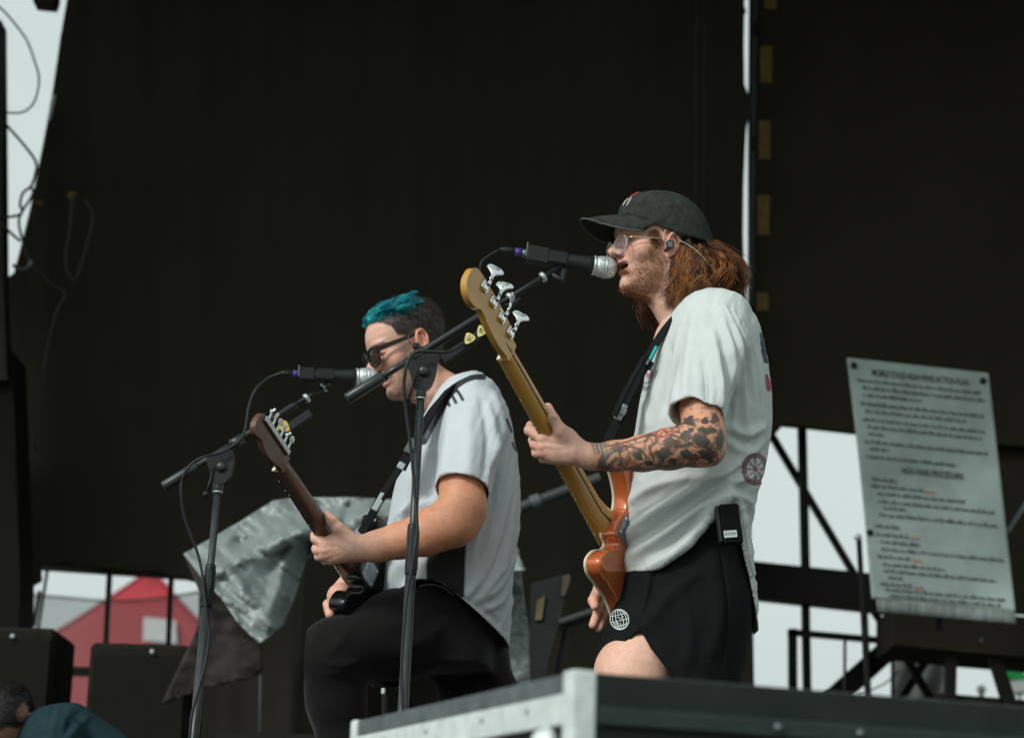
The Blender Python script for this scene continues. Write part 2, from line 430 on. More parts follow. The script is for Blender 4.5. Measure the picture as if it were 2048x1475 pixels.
w_ = MB(); w_.tube([at(x, y, Yf + .3) for x, y in ((1715, 1390), (1745, 1378), (1770, 1366), (1800, 1340))], .004, 6); w_.build('wire', M_rubber, sf)
rb = thing('road_box', 'black road box standing on the scaffold behind the notice', 'road case', at(1930, 1300, 4.6))
panel('box_shell', [(1790, 1210), (2200, 1245), (2200, 1325), (1930, 1303), (1790, 1288)], 4.5, .5, M_wall, rb)
MB().lathe(at(1962, 1281, 4.5), (0, -1, 0), [(0, .009), (.008, .009), (.012, .005)], 12).build('screw', M_grey, rb)
panel('leg', [(1975, 1300), (2000, 1302), (2040, 1420), (2012, 1420)], 4.55, .05, M_steel, rb); panel('leg', [(1895, 1290), (1915, 1292), (1912, 1420), (1890, 1420)], 4.55, .05, M_steel, rb)
panel('shelf', [(1880, 1385), (2200, 1410), (2200, 1700), (1880, 1700)], 4.6, .3, M_wall, rb)

# things far behind, seen through the right opening
M_white_tent = mat('white_tent_fabric', (.55, .57, .56), .8, var=.1, vscale=1)
M_green = mat('green_fabric', (.01, .30, .07), .7)
tw = thing('white_canopy', 'greyish white canopy folds seen behind the crossed braces', 'tent', atz(1850, 1640, -1.52) * V(1, 1, 0) + V(0, 0, -1.52))
sheet('canopy_roof', [(1790, 1300), (1910, 1303), (1905, 1425), (1780, 1425)], lambda x, y: 9 + .15 * np.sin((x + y * .3) / 9), mat('grey_canopy', (.42, .42, .41), .8, var=.3, vscale=2), tw, step=8)
bar('pole', (1850, 1420), (1848, 1800), 9.1, 8, M_grey, tw)
tg = thing('green_canopy', 'small bright green canopy end beyond the road box', 'tent', at(2020, 1400, 10) * V(1, 1, 0) + V(0, 0, -1.52))
panel('canopy_roof', [(2003, 1330), (2036, 1326), (2060, 1360), (2010, 1356)], 10, .3, M_green, tg)
panel('valance', [(2010, 1362), (2075, 1357), (2080, 1380), (2022, 1384)], 10, .25, M_white_tent, tg)
bar('pole', (2040, 1380), (2040, 1900), 10.1, 6, M_grey, tg)
pw = MB().box(at(1963, 1378, 8), (.05, .05, .05), bev=.015).build('floodlight_lens', M_white_tent); tag(pw, 'small pale lamp head on the ledge under the road box', 'lamp')
vb = MB().cyl(at(1963, 1381, 8), at(1963, 1381, 8) * V(1, 1, 0) - V(0, 0, 1.5), .012).build('lamp_post', M_steel); tag(vb, 'thin dark post carrying the small pale lamp head', 'post')

# ================================================================== high wind notice
M_sign = mat('weathered_white_vinyl', (.275, .345, .325), .6, var=.25, vscale=5, bump=.15, bscale=6)
M_ink = mat('black_print', (.035, .042, .042), .8, spec=.1); M_red = mat('red_print', (.45, .06, .04), .7)
Ys = 3.6
sg = thing('wind_notice', 'weathered white notice sheet with printed high wind procedures', 'sign', at(1870, 1220, Ys))
# notice plane: u along its width, v down its height, curling a little
S00, S10, S11, S01 = (1693, 715), (1977, 746), (2031, 1222), (1743, 1196)
def signpt(u, v, lift=0.0):
    p = (V(*S00) * (1 - u) + V(*S10) * u) * (1 - v) + (V(*S01) * (1 - u) + V(*S11) * u) * v
    return at(p[0] + 3 * math.sin(v * 3.1) * (1 - u), p[1], Ys + .03 * math.sin(u * 3.1) - .02 * math.cos(v * 4) + .008 * math.sin(v * 11 + u * 5) - lift)
def sgrid(u0, u1, v0, v1, nu, nv, lift):
    pts = [signpt(u0 + (u1 - u0) * i / nu, v0 + (v1 - v0) * j / nv, lift) for j in range(nv + 1) for i in range(nu + 1)]
    fs = [(j * (nu + 1) + i, j * (nu + 1) + i + 1, (j + 1) * (nu + 1) + i + 1, (j + 1) * (nu + 1) + i) for j in range(nv) for i in range(nu)]
    return pts, fs
v_, f_ = sgrid(0, 1, 0, 1, 40, 64, 0); so_ = mk('sheet', v_, f_, M_sign, sg)
sm = so_.modifiers.new('thick', 'SOLIDIFY'); sm.thickness = .003; sm.offset = -1
v_, f_ = sgrid(.03, .995, 1.003, 1.055, 16, 2, 0); mk('bottom_strip', v_, f_, mat('ribbed_strip', (.16, .19, .175), .7, var=.6, vscale=60, streak=(1, 1, .05)), sg).modifiers.new('thick', 'SOLIDIFY').thickness = .012
for u, v in ((.045, .03), (.955, .035), (.028, .725)):
    c = signpt(u, v, .004); MB().lathe(c, (0, -1, 0), [(0, .013), (.004, .013), (.006, .008)], 14).build('grommet', M_rubber, sg)
def text_at(body, u, v, height, m, parent, squash=1.0):
    """lettering laid on the notice, letter by letter along its rows"""
    cu = bpy.data.curves.new('lettering', 'FONT'); cu.body = body; cu.size = 1; cu.offset = .010
    to = bpy.data.objects.new('lettering', cu); COL.objects.link(to)
    dg = bpy.context.evaluated_depsgraph_get(); me = bpy.data.meshes.new_from_object(to.evaluated_get(dg)); bpy.data.objects.remove(to)
    co = np.array([tuple(x.co) for x in me.vertices]); fs = [tuple(p.vertices) for p in me.polygons]; bpy.data.meshes.remove(me)
    hv = height; hu = height * 1.66 * squash
    w = [signpt(u + p[0] * hu, v - p[1] * hv, .008) for p in co]
    return mk('lettering', w, fs, m, parent, False)
text_at('MOBILE STAGE HIGH WIND ACTION PLAN', .17, .062, .038, M_ink, sg, .56)
text_at('HIGH WIND PROCEDURES', .30, .462, .038, M_ink, sg, .58)
def scribble(u0, u1, v, h, m, seed):
    """a row of print too small to read: word-long groups of short strokes"""
    rg = random.Random(seed); b = MB(); u = u0
    while u < u1:
        n = rg.randint(2, 9)
        for _ in range(n):
            hh = h * rg.choice((.62, .62, .7, 1.0)); wd_ = rg.uniform(.003, .0055)
            q = [signpt(u, v, .007), signpt(u + wd_, v, .007), signpt(u + wd_, v - hh, .007), signpt(u, v - hh, .007)]
            b.add(q, [(0, 1, 2, 3)]); u += wd_ + .0034
            if u > u1: break
        u += .009
    b.build('print_row', m, sg, False)
rows = [(.06, .93, .095), (.09, .95, .125), (.09, .5, .155), (.06, .94, .192), (.09, .8, .222), (.06, .94, .258), (.09, .9, .288), (.09, .2, .316), (.06, .93, .35), (.09, .22, .378), (.06, .7, .412),
        (.08, .26, .505), (.07, .44, .533), (.11, .73, .563), (.11, .93, .596), (.14, .3, .622), (.11, .95, .652),
        (.07, .24, .70), (.07, .30, .735), (.10, .38, .765), (.10, .96, .795), (.07, .30, .827), (.10, .54, .858), (.10, .89, .885), (.13, .23, .911), (.07, .29, .94), (.10, .93, .963), (.13, .9, .987)]
for i, (a, b, v) in enumerate(rows): scribble(a, b, v, .017, M_ink, i)
for i, (a, b, v) in enumerate([(.45, .52, .535), (.315, .38, .737), (.315, .38, .83), (.305, .375, .943)]): scribble(a, b, v, .014, M_red, 90 + i)
bar('hanging_post', (1718, 1078), (1752, 1700), Ys + .3, 11, M_steel, sg)
MB().lathe(at(1716, 1075, Ys + .3), (0, 0, 1), [(-.012, .006), (-.006, .014), (.004, .016), (.012, .010), (.015, .003)], 14).build('post_knob', M_alu, sg)
bar('hanging_post', (1856, 760), (1880, 1260), Ys + .12, 14, M_steel, sg)
bar('stay_pole', (2015, 1062), (2075, 970), Ys + .3, 9, M_grey, sg)

# ================================================================== left: sky opening, cables, rails, tents
lt = thing('speaker_tower', 'dark tower edge with hanging cables at the bright opening', 'tower', at(-30, 700, 3.9) * V(1, 1, 0))
panel('tower_upright', [(-240, 36), (2, 40), (6, 560), (14, 760), (-240, 760)], 3.9, .12, M_steel, lt)
panel('tower_upright', [(-240, 700), (24, 700), (40, 1160), (20, 1900), (-240, 1900)], 3.95, .3, mat('tower_black', (.013, .0125, .0098), .9, spec=.03), lt)
panel('top_bracket', [(62, -420), (112, -420), (112, -10), (106, 7), (66, 3)], 3.9, .1, M_steel, lt)
def cable(name, pts, Y, w, m, parent=None, k=8, lbl=None):
    ys = Y if hasattr(Y, '__len__') else [Y] * len(pts)
    P = spline([at(x, y, d) for (x, y), d in zip(pts, ys)], k)
    r = w / 2 * (np.mean(ys) - CAM[1]) / FPX
    return MB().tube(P, r, 7).build(name, m, parent)
cable('hanging_cable', [(-20, 2), (2, 17), (30, 48), (54, 82), (70, 125), (78, 158), (72, 195), (58, 217), (34, 226), (-20, 222)], 3.9, 4.5, M_rubber, lt)
cable('hanging_cable', [(-20, 214), (20, 258), (52, 295), (72, 325), (70, 350), (62, 372), (46, 386), (40, 408), (44, 424), (30, 432), (-10, 436)], 3.9, 6, M_rubber, lt)
cable('hanging_cable', [(-5, 436), (18, 462), (40, 482)], 3.9, 6, M_rubber, lt)
cable('hanging_cable', [(60, 372), (66, 384), (58, 402), (46, 420), (38, 450), (60, 520), (100, 565), (130, 588), (112, 628), (90, 720), (70, 900)], 4.2, 6, mat('dull_cable', (.035, .038, .035), .6), lt)
cable('hanging_cable', [(145, 390), (140, 460), (132, 520), (150, 560), (180, 470), (186, 430), (170, 400)], 4.3, 6, MATS['dull_cable'], lt)
cable('hanging_cable', [(62, 520), (58, 532), (44, 538), (26, 530)], 4.1, 8, M_grey, lt)
panel('tag', [(104, 186), (111, 190), (100, 240), (95, 238)], 4.4, .01, mat('pale_tag', (.55, .58, .57), .5), lt)
panel('tape_mark', [(136, 382), (152, 385), (148, 396), (134, 394)], 4.3, .01, M_yel, lt); panel('tape_mark', [(70, 400), (86, 401), (84, 410), (70, 408)], 4.3, .01, M_yel, lt)

rl = thing('stage_railing', 'black steel railing bars in front of the red tent', 'railing', at(240, 1300, 5.2) * V(1, 1, 0))
flatbar('post', (219, 1120), (190, 1700), 9, 5.2, parent=rl); flatbar('post', (342, 1140), (318, 1700), 9, 5.2, parent=rl)
flatbar('post', (96, 1120), (75, 1255), 3, 5.2, parent=rl)
panel('top_beam', [(60, 1095), (420, 1120), (420, 1158), (345, 1153), (60, 1134)], 5.1, .08, M_steel, rl)
flatbar('mid_rail', (90, 1339), (260, 1344), 18, 5.15, parent=rl)
for a, b in (((46, 1180), (30, 1250)), ((28, 1195), (14, 1250)), ((78, 1180), (66, 1250))): flatbar('strut', a, b, 5, 5.0, parent=rl)
M_tent = mat('red_tent_fabric', (.36, .048, .058), .8, spec=.1, var=.12, vscale=1.5)
tn = thing('red_tent', 'red peaked canopy tent with a pale square patch beyond the railing', 'tent', V(*(at(300, 1142, 13) * V(1, 1, 0))) + V(0, 0, -1.52))
pk = at(303, 1140, 13); hw = 1.7; dz = 1.42
cr = [pk + V(-hw, -hw, -dz), pk + V(hw, -hw, -dz), pk + V(hw, hw, -dz), pk + V(-hw, hw, -dz)]
def roofpt(i, j, s, t):
    e = cr[i] * (1 - t) + cr[j] * t; q = pk * (1 - s) + e * s
    return q - V(0, 0, .10 * math.sin(s * math.pi)) - V(0, 0, .05 * math.sin(t * math.pi) * s)
for i in range(4):
    n = 8; b = MB(); pts = [roofpt(i, (i + 1) % 4, (a / n) ** .9, c / n) for a in range(n + 1) for c in range(n + 1)]
    b.add(pts, [(a * (n + 1) + c, a * (n + 1) + c + 1, (a + 1) * (n + 1) + c + 1, (a + 1) * (n + 1) + c) for a in range(n) for c in range(n)])
    o = b.build('roof_panel', M_tent, tn); o.modifiers.new('thick', 'SOLIDIFY').thickness = .004
    MB().prism([cr[i] + V(0, 0, 0), cr[(i + 1) % 4], cr[(i + 1) % 4] - V(0, 0, .3), cr[i] - V(0, 0, .3)], (0, .004, .001)).build('valance', M_tent, tn, False)
    MB().cyl(cr[i] - V(0, 0, .02), cr[i] * V(1, 1, 0) + V(0, 0, -1.52), .02).build('leg', M_grey, tn)
    MB().tube([roofpt(i, (i + 1) % 4, (a / n) ** .9, 0) + V(0, 0, .004) for a in range(n + 1)], .016, 6).build('seam', mat('dark_red_seam', (.28, .02, .035), .8), tn)
def on_roof(x, y):
    ys = np.linspace(pk[1] - hw, pk[1], 300); e = [abs(at(x, y, Y)[2] - (pk[2] - dz / hw * (pk[1] - Y) - .10 * math.sin((pk[1] - Y) / hw * math.pi))) for Y in ys]
    return at(x, y, ys[int(np.argmin(e))]) + V(0, -.05, .03)
pt = [on_roof(x, y) for x, y in ((289, 1243), (352, 1249), (355, 1296), (287, 1290))]
MB().prism(pt, (0, -.004, 0)).build('patch', M_white_tent, tn, False)
# fabric windbreak strung in front of the tent
M_mesh = mat('grey_mesh_fabric', (.10, .125, .12), .9, var=.15, vscale=3, alpha=.5, spec=.05)
wb = thing('windbreak', 'sagging grey see-through mesh windbreak strung before the red tent', 'fence', at(240, 1400, 8) * V(1, 1, 0) + V(0, 0, -1.52))
edge = [(-60, 1176), (60, 1188), (130, 1194), (210, 1200), (290, 1198), (360, 1189), (440, 1176), (520, 1168)]
o = sheet('mesh', edge + [(520, 1480), (-60, 1480)], lambda x, y: 8 + .02 * np.sin(x / 40), M_mesh, wb, step=40, thick=.0); o.modifiers.clear()
cable('top_rope', edge, 7.99, 4.5, mat('rope', (.05, .05, .045), .8), wb)
for x in (-60, 520): MB().cyl(at(x, 1172, 8), at(x, 1172, 8) * V(1, 1, 0) + V(0, 0, -1.52), .03).build('post', M_steel, wb)

# speaker cabinets at the left
def cabinet(name, label, poly_top, Y, depth, spot):
    (x0, y0), (x1, y1) = poly_top
    A, B = at(x0, y0, Y), at(x1, y1, Y); w = B[0] - A[0]; h = (A[2] + B[2]) / 2
    t = thing(name, label, 'speaker', V((A[0] + B[0]) / 2, Y, 0)); c = V((A[0] + B[0]) / 2, Y + depth / 2, h / 2)
    R = np.array([[math.cos(-.03), 0, math.sin(-.03)], [0, 1, 0], [-math.sin(-.03), 0, math.cos(-.03)]])
    MB().box(c, (w, depth, h), bev=.015).build('cabinet', mat('cabinet_black', (.019, .018, .0135), .9, var=.3, spec=.03), t, False)
    MB().box(c - V(0, depth / 2 + .004, .0), (w * .92, .012, h * .93), bev=.004).build('grille', mat('speaker_grille', (.015, .0145, .0115), .9, spec=.03, bump=.5, bscale=300), t, False)
    s = at(*spot, Y - .02); MB().lathe(s, (0, -1, 0), [(0, .008), (.003, .008), (.004, .005)], 14).build('badge', mat('pale_badge', (.35, .42, .41), .4), t)
    return t
cabinet('speaker_cabinet', 'black speaker cabinet with a round pale badge behind the bending person', ((-70, 1248), (113, 1256)), 2.9, .4, (25, 1271))
cabinet('speaker_cabinet', 'black speaker cabinet standing between the railing posts and grey tarp', ((181, 1280), (384, 1292)), 2.6, .4, (304, 1302))

# ================================================================== grey tarp thrown over gear
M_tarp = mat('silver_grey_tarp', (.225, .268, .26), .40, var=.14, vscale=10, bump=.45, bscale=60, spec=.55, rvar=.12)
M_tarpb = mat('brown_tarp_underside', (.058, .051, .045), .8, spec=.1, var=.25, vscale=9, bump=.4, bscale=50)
tp = thing('tarp', 'crumpled silver grey tarp thrown over gear, its brown corner hanging', 'tarp', at(560, 1700, 2.3) * V(1, 1, 0))
def crumple(x, y, s):
    P = np.stack([x / 60., y / 60., np.full_like(x, s)], -1); Q = np.stack([x / 22., y / 30., np.full_like(x, s + 9)], -1)
    R3 = Q * 2.3 + 5; W = np.stack([(x * .8 + y * .6) / 70., (y * .8 - x * .6) / 24., np.full_like(x, s + 3)], -1); return .06 * vnoise(P, 3) + .060 * np.abs(vnoise(W, 4)) + .030 * np.abs(vnoise(W * 1.9 + 4, 6)) + .012 * np.abs(vnoise(Q, 5)) + .006 * np.abs(vnoise(R3, 8))
def fold(x, y, line, w, amp): 
    d, _ = seg_dist2(np.stack([x, y], -1), line); return amp * np.exp(-(d / w) ** 2)
def y_top(x, y):
    return 2.27 + (1075 - y) * .0015 + crumple(x, y, 1) + fold(x, y, [(420, 1155), (520, 1095), (640, 1045), (780, 1030)], 16, -.10) + fold(x, y, [(700, 1010), (680, 1060)], 10, .06) + fold(x, y, [(740, 1010), (735, 1060)], 12, -.06)
sheet('tarp_top', [(368, 1108), (420, 1078), (480, 1043), (545, 1002), (590, 995), (700, 994), (840, 1003), (1010, 1040), (1050, 1140), (930, 1150), (820, 1110), (700, 1085), (640, 1072), (560, 1098), (480, 1140), (425, 1172), (400, 1150)], y_top, M_tarp, tp, step=5.5)
def y_flap(x, y):
    return 2.10 + crumple(x, y, 4) * .8 + (1170 - y) * .0013 + (x - 520) * .0010 + fold(x, y, [(640, 1065), (610, 1120), (590, 1190), (560, 1280)], 14, .10) + fold(x, y, [(450, 1130), (490, 1190), (540, 1250)], 14, -.05) + fold(x, y, [(590, 1085), (560, 1150), (540, 1220)], 12, -.05)
sheet('tarp_flap', [(400, 1150), (430, 1150), (500, 1112), (560, 1082), (640, 1050), (648, 1075), (612, 1120), (590, 1190), (566, 1250), (520, 1287), (478, 1246), (446, 1200), (424, 1172)], y_flap, M_tarp, tp, step=4.5)
def y_under(x, y): return 2.36 + crumple(x, y, 7) * .28 + (y - 1290) * .0007
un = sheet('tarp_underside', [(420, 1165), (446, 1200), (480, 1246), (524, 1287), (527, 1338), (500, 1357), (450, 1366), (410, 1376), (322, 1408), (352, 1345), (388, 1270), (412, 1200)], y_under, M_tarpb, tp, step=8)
for x, y in ((355, 1381), (489, 1271)): MB().lathe(at(x, y, 2.27), (0, -1, 0), [(0, .007), (.004, .007), (.005, .003)], 12).build('grommet', M_rubber, tp)
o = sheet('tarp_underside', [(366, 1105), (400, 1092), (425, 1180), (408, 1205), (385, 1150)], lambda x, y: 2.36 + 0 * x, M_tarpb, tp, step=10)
def y_back(x, y): return 2.5 + crumple(x, y, 11) * .6
sheet('tarp_side', [(1020, 1060), (1038, 1100), (1048, 1200), (1062, 1290), (1085, 1380), (1090, 1500), (1040, 1500), (1030, 1380), (1010, 1250), (1000, 1100)], y_back, mat('grey_tarp_edge', (.16, .19, .185), .42, var=.5, vscale=60, bump=.6, bscale=90), tp, step=7)
gr = thing('gear_rack', 'black gear rack half hidden under the grey tarp', 'rack', at(700, 1600, 2.6) * V(1, 1, 0))
a, b = at(600, 1065, 2.7), at(1000, 1065, 2.7)
MB().box(((a[0] + b[0]) / 2, 3.0, a[2] / 2), (b[0] - a[0], .55, a[2]), bev=.02).build('rack_shell', mat('rack_black', (.014, .0135, .0105), .9, spec=.03), gr, False)
bar('rack_post', (522, 1350), (515, 1700), 2.6, 8, mat('dull_post', (.06, .068, .064), .6), gr); 
panel('base_shelf', [(430, 1460), (700, 1470), (700, 1700), (430, 1700)], 2.55, .4, mat('shelf_black', (.022, .022, .019), .8, spec=.05), gr)
MB().lathe(at(641, 1450, 2.2), (0, -1, 0), [(0, .012), (.01, .013), (.02, .006)], 14).build('caster', M_alu, gr)
# pipe and folded stand between the players
pp = thing('scaffold_pipe', 'grey steel pipe with a clamp slanting up behind the bass', 'pipe', at(1030, 1020, 2.1))
bar('tube', (985, 1035), (1200, 955), 2.1, 23, mat('dull_grey_tube', (.035, .044, .043), .55, var=.3), pp, 14)
bar('clamp', (1062, 1006), (1080, 999), 2.1, 30, mat('clamp_grey', (.07, .085, .083), .5, var=.3), pp, 14)
ks = thing('folded_stand', 'dark folded equipment stand with worn edge behind the bass body', 'stand', at(1110, 1500, 2.2) * V(1, 1, 0))
M_dk = mat('dark_worn_paint', (.012, .0145, .014), .6, spec=.2, var=.4, vscale=14)
panel('board', [(1062, 1166), (1128, 1148), (1138, 1150), (1122, 1230), (1092, 1340), (1080, 1480), (1066, 1480), (1058, 1300)], 2.2, .03, M_dk, ks)
panel('worn_edge', [(1126, 1150), (1139, 1147), (1141, 1160), (1128, 1192), (1122, 1190)], 2.19, .03, mat('worn_brown_edge', (.06, .05, .034), .7, var=.4), ks)
panel('label_plate', [(1074, 1200), (1090, 1190), (1084, 1238), (1070, 1240)], 2.19, .008, mat('worn_ochre', (.10, .08, .035), .7, var=.4), ks)
bar('cross_tube', (1118, 1245), (1235, 1206), 2.2, 17, mat('tube_dark', (.024, .031, .03), .5), ks, 12); bar('cross_tube', (1118, 1257), (1200, 1233), 2.22, 8, MATS['tube_dark'], ks, 12)
bar('leg', (1135, 1240), (1090, 1480), 2.25, 12, M_dk, ks, 10); bar('leg', (1070, 1300), (1130, 1700), 2.3, 12, M_dk, ks, 10)
# drum hardware glimpsed low between the legs
dh = thing('hardware_stand', 'small dark hardware stand with a bright bolt behind the mic stand', 'stand', at(768, 1700, 2.0) * V(1, 1, 0))
bar('upright', (769, 1388), (771, 1700), 2.0, 11, M_steel, dh); bar('bolt', (767, 1374), (766, 1386), 1.97, 7, M_alu, dh); bar('top_bar', (744, 1370), (772, 1370), 2.0, 4, M_grey, dh)

# ================================================================== flight case in front
fc = thing('flight_case', 'black flight case with bright aluminium edges in front of the players', 'flight case', at(1150, 1340, -2.35) * V(1, 1, 0))
K = at(1152, 1340, -2.35); zt = K[2]; Lf = atz(712, 1440, zt); Rt = atz(2048, 1411, zt)
dl = nrm(Lf - K); dr = nrm(Rt - K); up = V(0, 0, 1); ll = np.linalg.norm(Lf - K); lr = 1.25
M_lam = mat('black_laminate', (.012, .0185, .0165), .6, var=.35, vscale=10, bump=.25, bscale=160, rvar=.1, spec=.25)
M_lid = mat('scuffed_grey_lid', (.085, .105, .105), .6, var=.4, vscale=30, bump=.2, bscale=120)
M_ext = mat('white_aluminium', (.64, .70, .68), .45, metal=.25, var=.22, vscale=38, rvar=.15, bump=.15, bscale=90)
def fpt(a, b, z): return K + dl * a + dr * b + up * z
def fbox(name, a0, a1, b0, b1, z0, z1, m, smooth=False, bev=0):
    q = [fpt(a0, b0, z0), fpt(a1, b0, z0), fpt(a1, b1, z0), fpt(a0, b1, z0)]
    o = MB().prism(q, up * (z1 - z0)).build(name, m, fc, smooth)
    bm = o.modifiers.new('bev', 'BEVEL'); bm.width = bev or .002; bm.segments = 2
    return o
fbox('case_body', .004, ll, .004, lr, -zt, -.012, M_lam)
fbox('lid_top', .02, ll - .012, .018, lr, -.010, .002, M_lid)
fbox('lid_band', .02, ll - .012, -.001, .02, -.0255, -.001, M_lid)
fbox('edge_strip', -.004, .016, .02, lr, -.06, -.0015, M_lam)
# aluminium extrusion along the short side and the corner upright
fbox('aluminium_rail', .022, ll - .016, -.006, .006, -.066, -.0265, M_ext, bev=.003)
fbox('corner_upright', -.008, .024, -.008, .026, -.5, .001, M_ext, bev=.004)
fbox('corner_upright', ll - .016, ll + .004, -.008, .02, -.5, .0, M_ext, bev=.004)
fbox('aluminium_rail', -.006, .004, .03, lr, -.066, -.042, mat('shaded_rail', (.022, .034, .031), .5, metal=.2, var=.3), bev=.003)  # same aluminium rail on the unlit long side, shade put into its colour
for b in (.28, .40, .62, .86): MB().lathe(fpt(-.006, b, -.053), dr * 0 - dl, [(0, .006), (.003, .0058), (.005, .003)], 12).build('rivet', M_grey, fc)
for a in (.14, .30, .52, .7): MB().lathe(fpt(a, -.006, -.041), -dr, [(0, .0035), (.0015, .0033), (.0025, .001)], 10).build('rivet', M_grey, fc)
MB().lathe(fpt(.075, .0, -.090), -dr, [(0, .026), (.01, .025), (.02, .019), (.026, .008)], 18).build('ball_corner', M_ext, fc)
# ================================================================== instruments
M_chrome = mat('chrome', (.78, .82, .82), .12, metal=1, var=.05)
M_neck = mat('amber_maple', (.50, .255, .045), .3, var=.16, vscale=14, streak=(.25, 3, 3), coat=.5)
M_skunk = mat('walnut_stripe', (.075, .04, .02), .35, coat=.3)
M_fb = mat('pale_fretboard', (.50, .33, .13), .4, var=.1, streak=(.2, 3, 3))
M_copper = mat('copper_orange_lacquer', (.50, .125, .035), .22, var=.07, vscale=40, metal=.25, coat=.9, bump=.04, bscale=9)
M_bind = mat('cream_binding', (.62, .58, .44), .4)
M_plate = mat('steel_plate', (.30, .35, .39), .32, metal=.85, var=.15, vscale=60)
M_bneck = mat('dark_roasted_neck', (.10, .052, .032), .38, var=.2, vscale=12, streak=(.25, 3, 3), coat=.25)
M_bhead = mat('headstock_edge', (.17, .085, .04), .35, var=.2)
M_gloss = mat('gloss_black', (.005, .0055, .006), .22, var=.1, coat=.25, spec=.3)
M_pearl = mat('white_key', (.75, .76, .72), .3)
M_strap = mat('black_webbing', (.010, .012, .012), .9, var=.2, spec=.1, bump=.5, bscale=500)
M_buckle = mat('grey_buckle', (.36, .42, .42), .38, var=.12)

def mat4_of(R, o):
    m = np.eye(4); m[:3, :3] = R; m[:3, 3] = o; return m
RB = np.array([[-0.4239, 0.3057, -0.8525], [-0.7278, 0.4453, 0.5216], [0.5391, 0.8416, 0.0337]]); OB = V(.2322, -.03, 1.0456)
RG = np.array([[-0.3592, 0.296, -0.885], [-0.8245, 0.3437, 0.4496], [0.4373, 0.8912, 0.1205]]); OG = V(-.3583, .38, 1.0059)
def orth(R):
    u, _, v = np.linalg.svd(R); return u @ v
RB, RG = orth(RB), orth(RG)

BODY = [(.168, .120), (.160, .137), (.105, .148), (.03, .143), (-.05, .128), (-.13, .135), (-.22, .160), (-.29, .150), (-.335, .10), (-.35, .03), (-.345, -.05), (-.325, -.12), (-.27, -.165),
        (-.19, -.172), (-.11, -.150), (-.04, -.132), (.02, -.137), (.062, -.140), (.082, -.122), (.072, -.088), (.045, -.058), (.043, -.040), (.066, -.034), (.072, 0), (.066, .036), (.062, .046), (.075, .070), (.105, .090), (.145, .104)]
def body_mesh(outline, z0, z1, inset_back=.010, inset_front=.0015):
    """rounded solid body: rings of the outline, pulled in at the back edge"""
    o = spline([(x, y, 0) for x, y in outline], 6, closed=True)[:, :2]; n = len(o)
    t = np.roll(o, -1, 0) - np.roll(o, 1, 0); nn = np.stack([t[:, 1], -t[:, 0]], -1); nn /= np.linalg.norm(nn, axis=1)[:, None]
    if ((o[:, 0] * np.roll(o[:, 1], -1) - o[:, 1] * np.roll(o[:, 0], -1)).sum()) > 0: pass
    else: nn = -nn
    rings = [(z1, .004), (z1, inset_front), (z1 - .002, 0), (z0 + inset_back, 0)]
    for k in range(1, 6):
        a = k / 5 * math.pi / 2; rings.append((z0 + inset_back * (1 - math.sin(a)), inset_back * (1 - math.cos(a))))
    v = []; f = []
    for z, i in rings: v += [(p[0] - q[0] * i, p[1] - q[1] * i, z) for p, q in zip(o, nn)]
    for r in range(len(rings) - 1):
        for j in range(n): k = (j + 1) % n; f.append((r * n + j, r * n + k, (r + 1) * n + k, (r + 1) * n + j))
    f.append(tuple(range(n))[::-1]); f.append(tuple((len(rings) - 1) * n + j for j in range(n)))
    return v, f, o, nn
def neck_mesh(L, w0, w1, d0, d1, heel):
    v = []; f = []; xs = np.concatenate([np.linspace(-.002, heel + .05, 10), np.linspace(heel + .08, L, 14)]); m = 18
    for x in xs:
        t = max(x, 0) / L; w = (w0 + (w1 - w0) * t) / 2; d = d0 + (d1 - d0) * t
        e = 4.5 if x < heel else (4.5 + (2.1 - 4.5) * min(1, (x - heel) / .05)); dd = d + (.010 if x < heel else .010 * max(0, 1 - (x - heel) / .05) ** 2)
        for k in range(m):
            a = math.pi * k / (m - 1); c, s = math.cos(a), math.sin(a)
            y = w * math.copysign(abs(c) ** (2 / e), c); z = -.006 - (dd - .006) * abs(s) ** (2 / e); v.append((x, y, z))
        v += [(x, -w, -.0), (x, w, -.0)]
    q = m + 2
    for i in range(len(xs) - 1):
        for k in range(q): j = (k + 1) % q; f.append((i * q + k, i * q + j, (i + 1) * q + j, (i + 1) * q + k))
    f.append(tuple(range(q))[::-1]); f.append(tuple((len(xs) - 1) * q + k for k in range(q)))
    return v, f

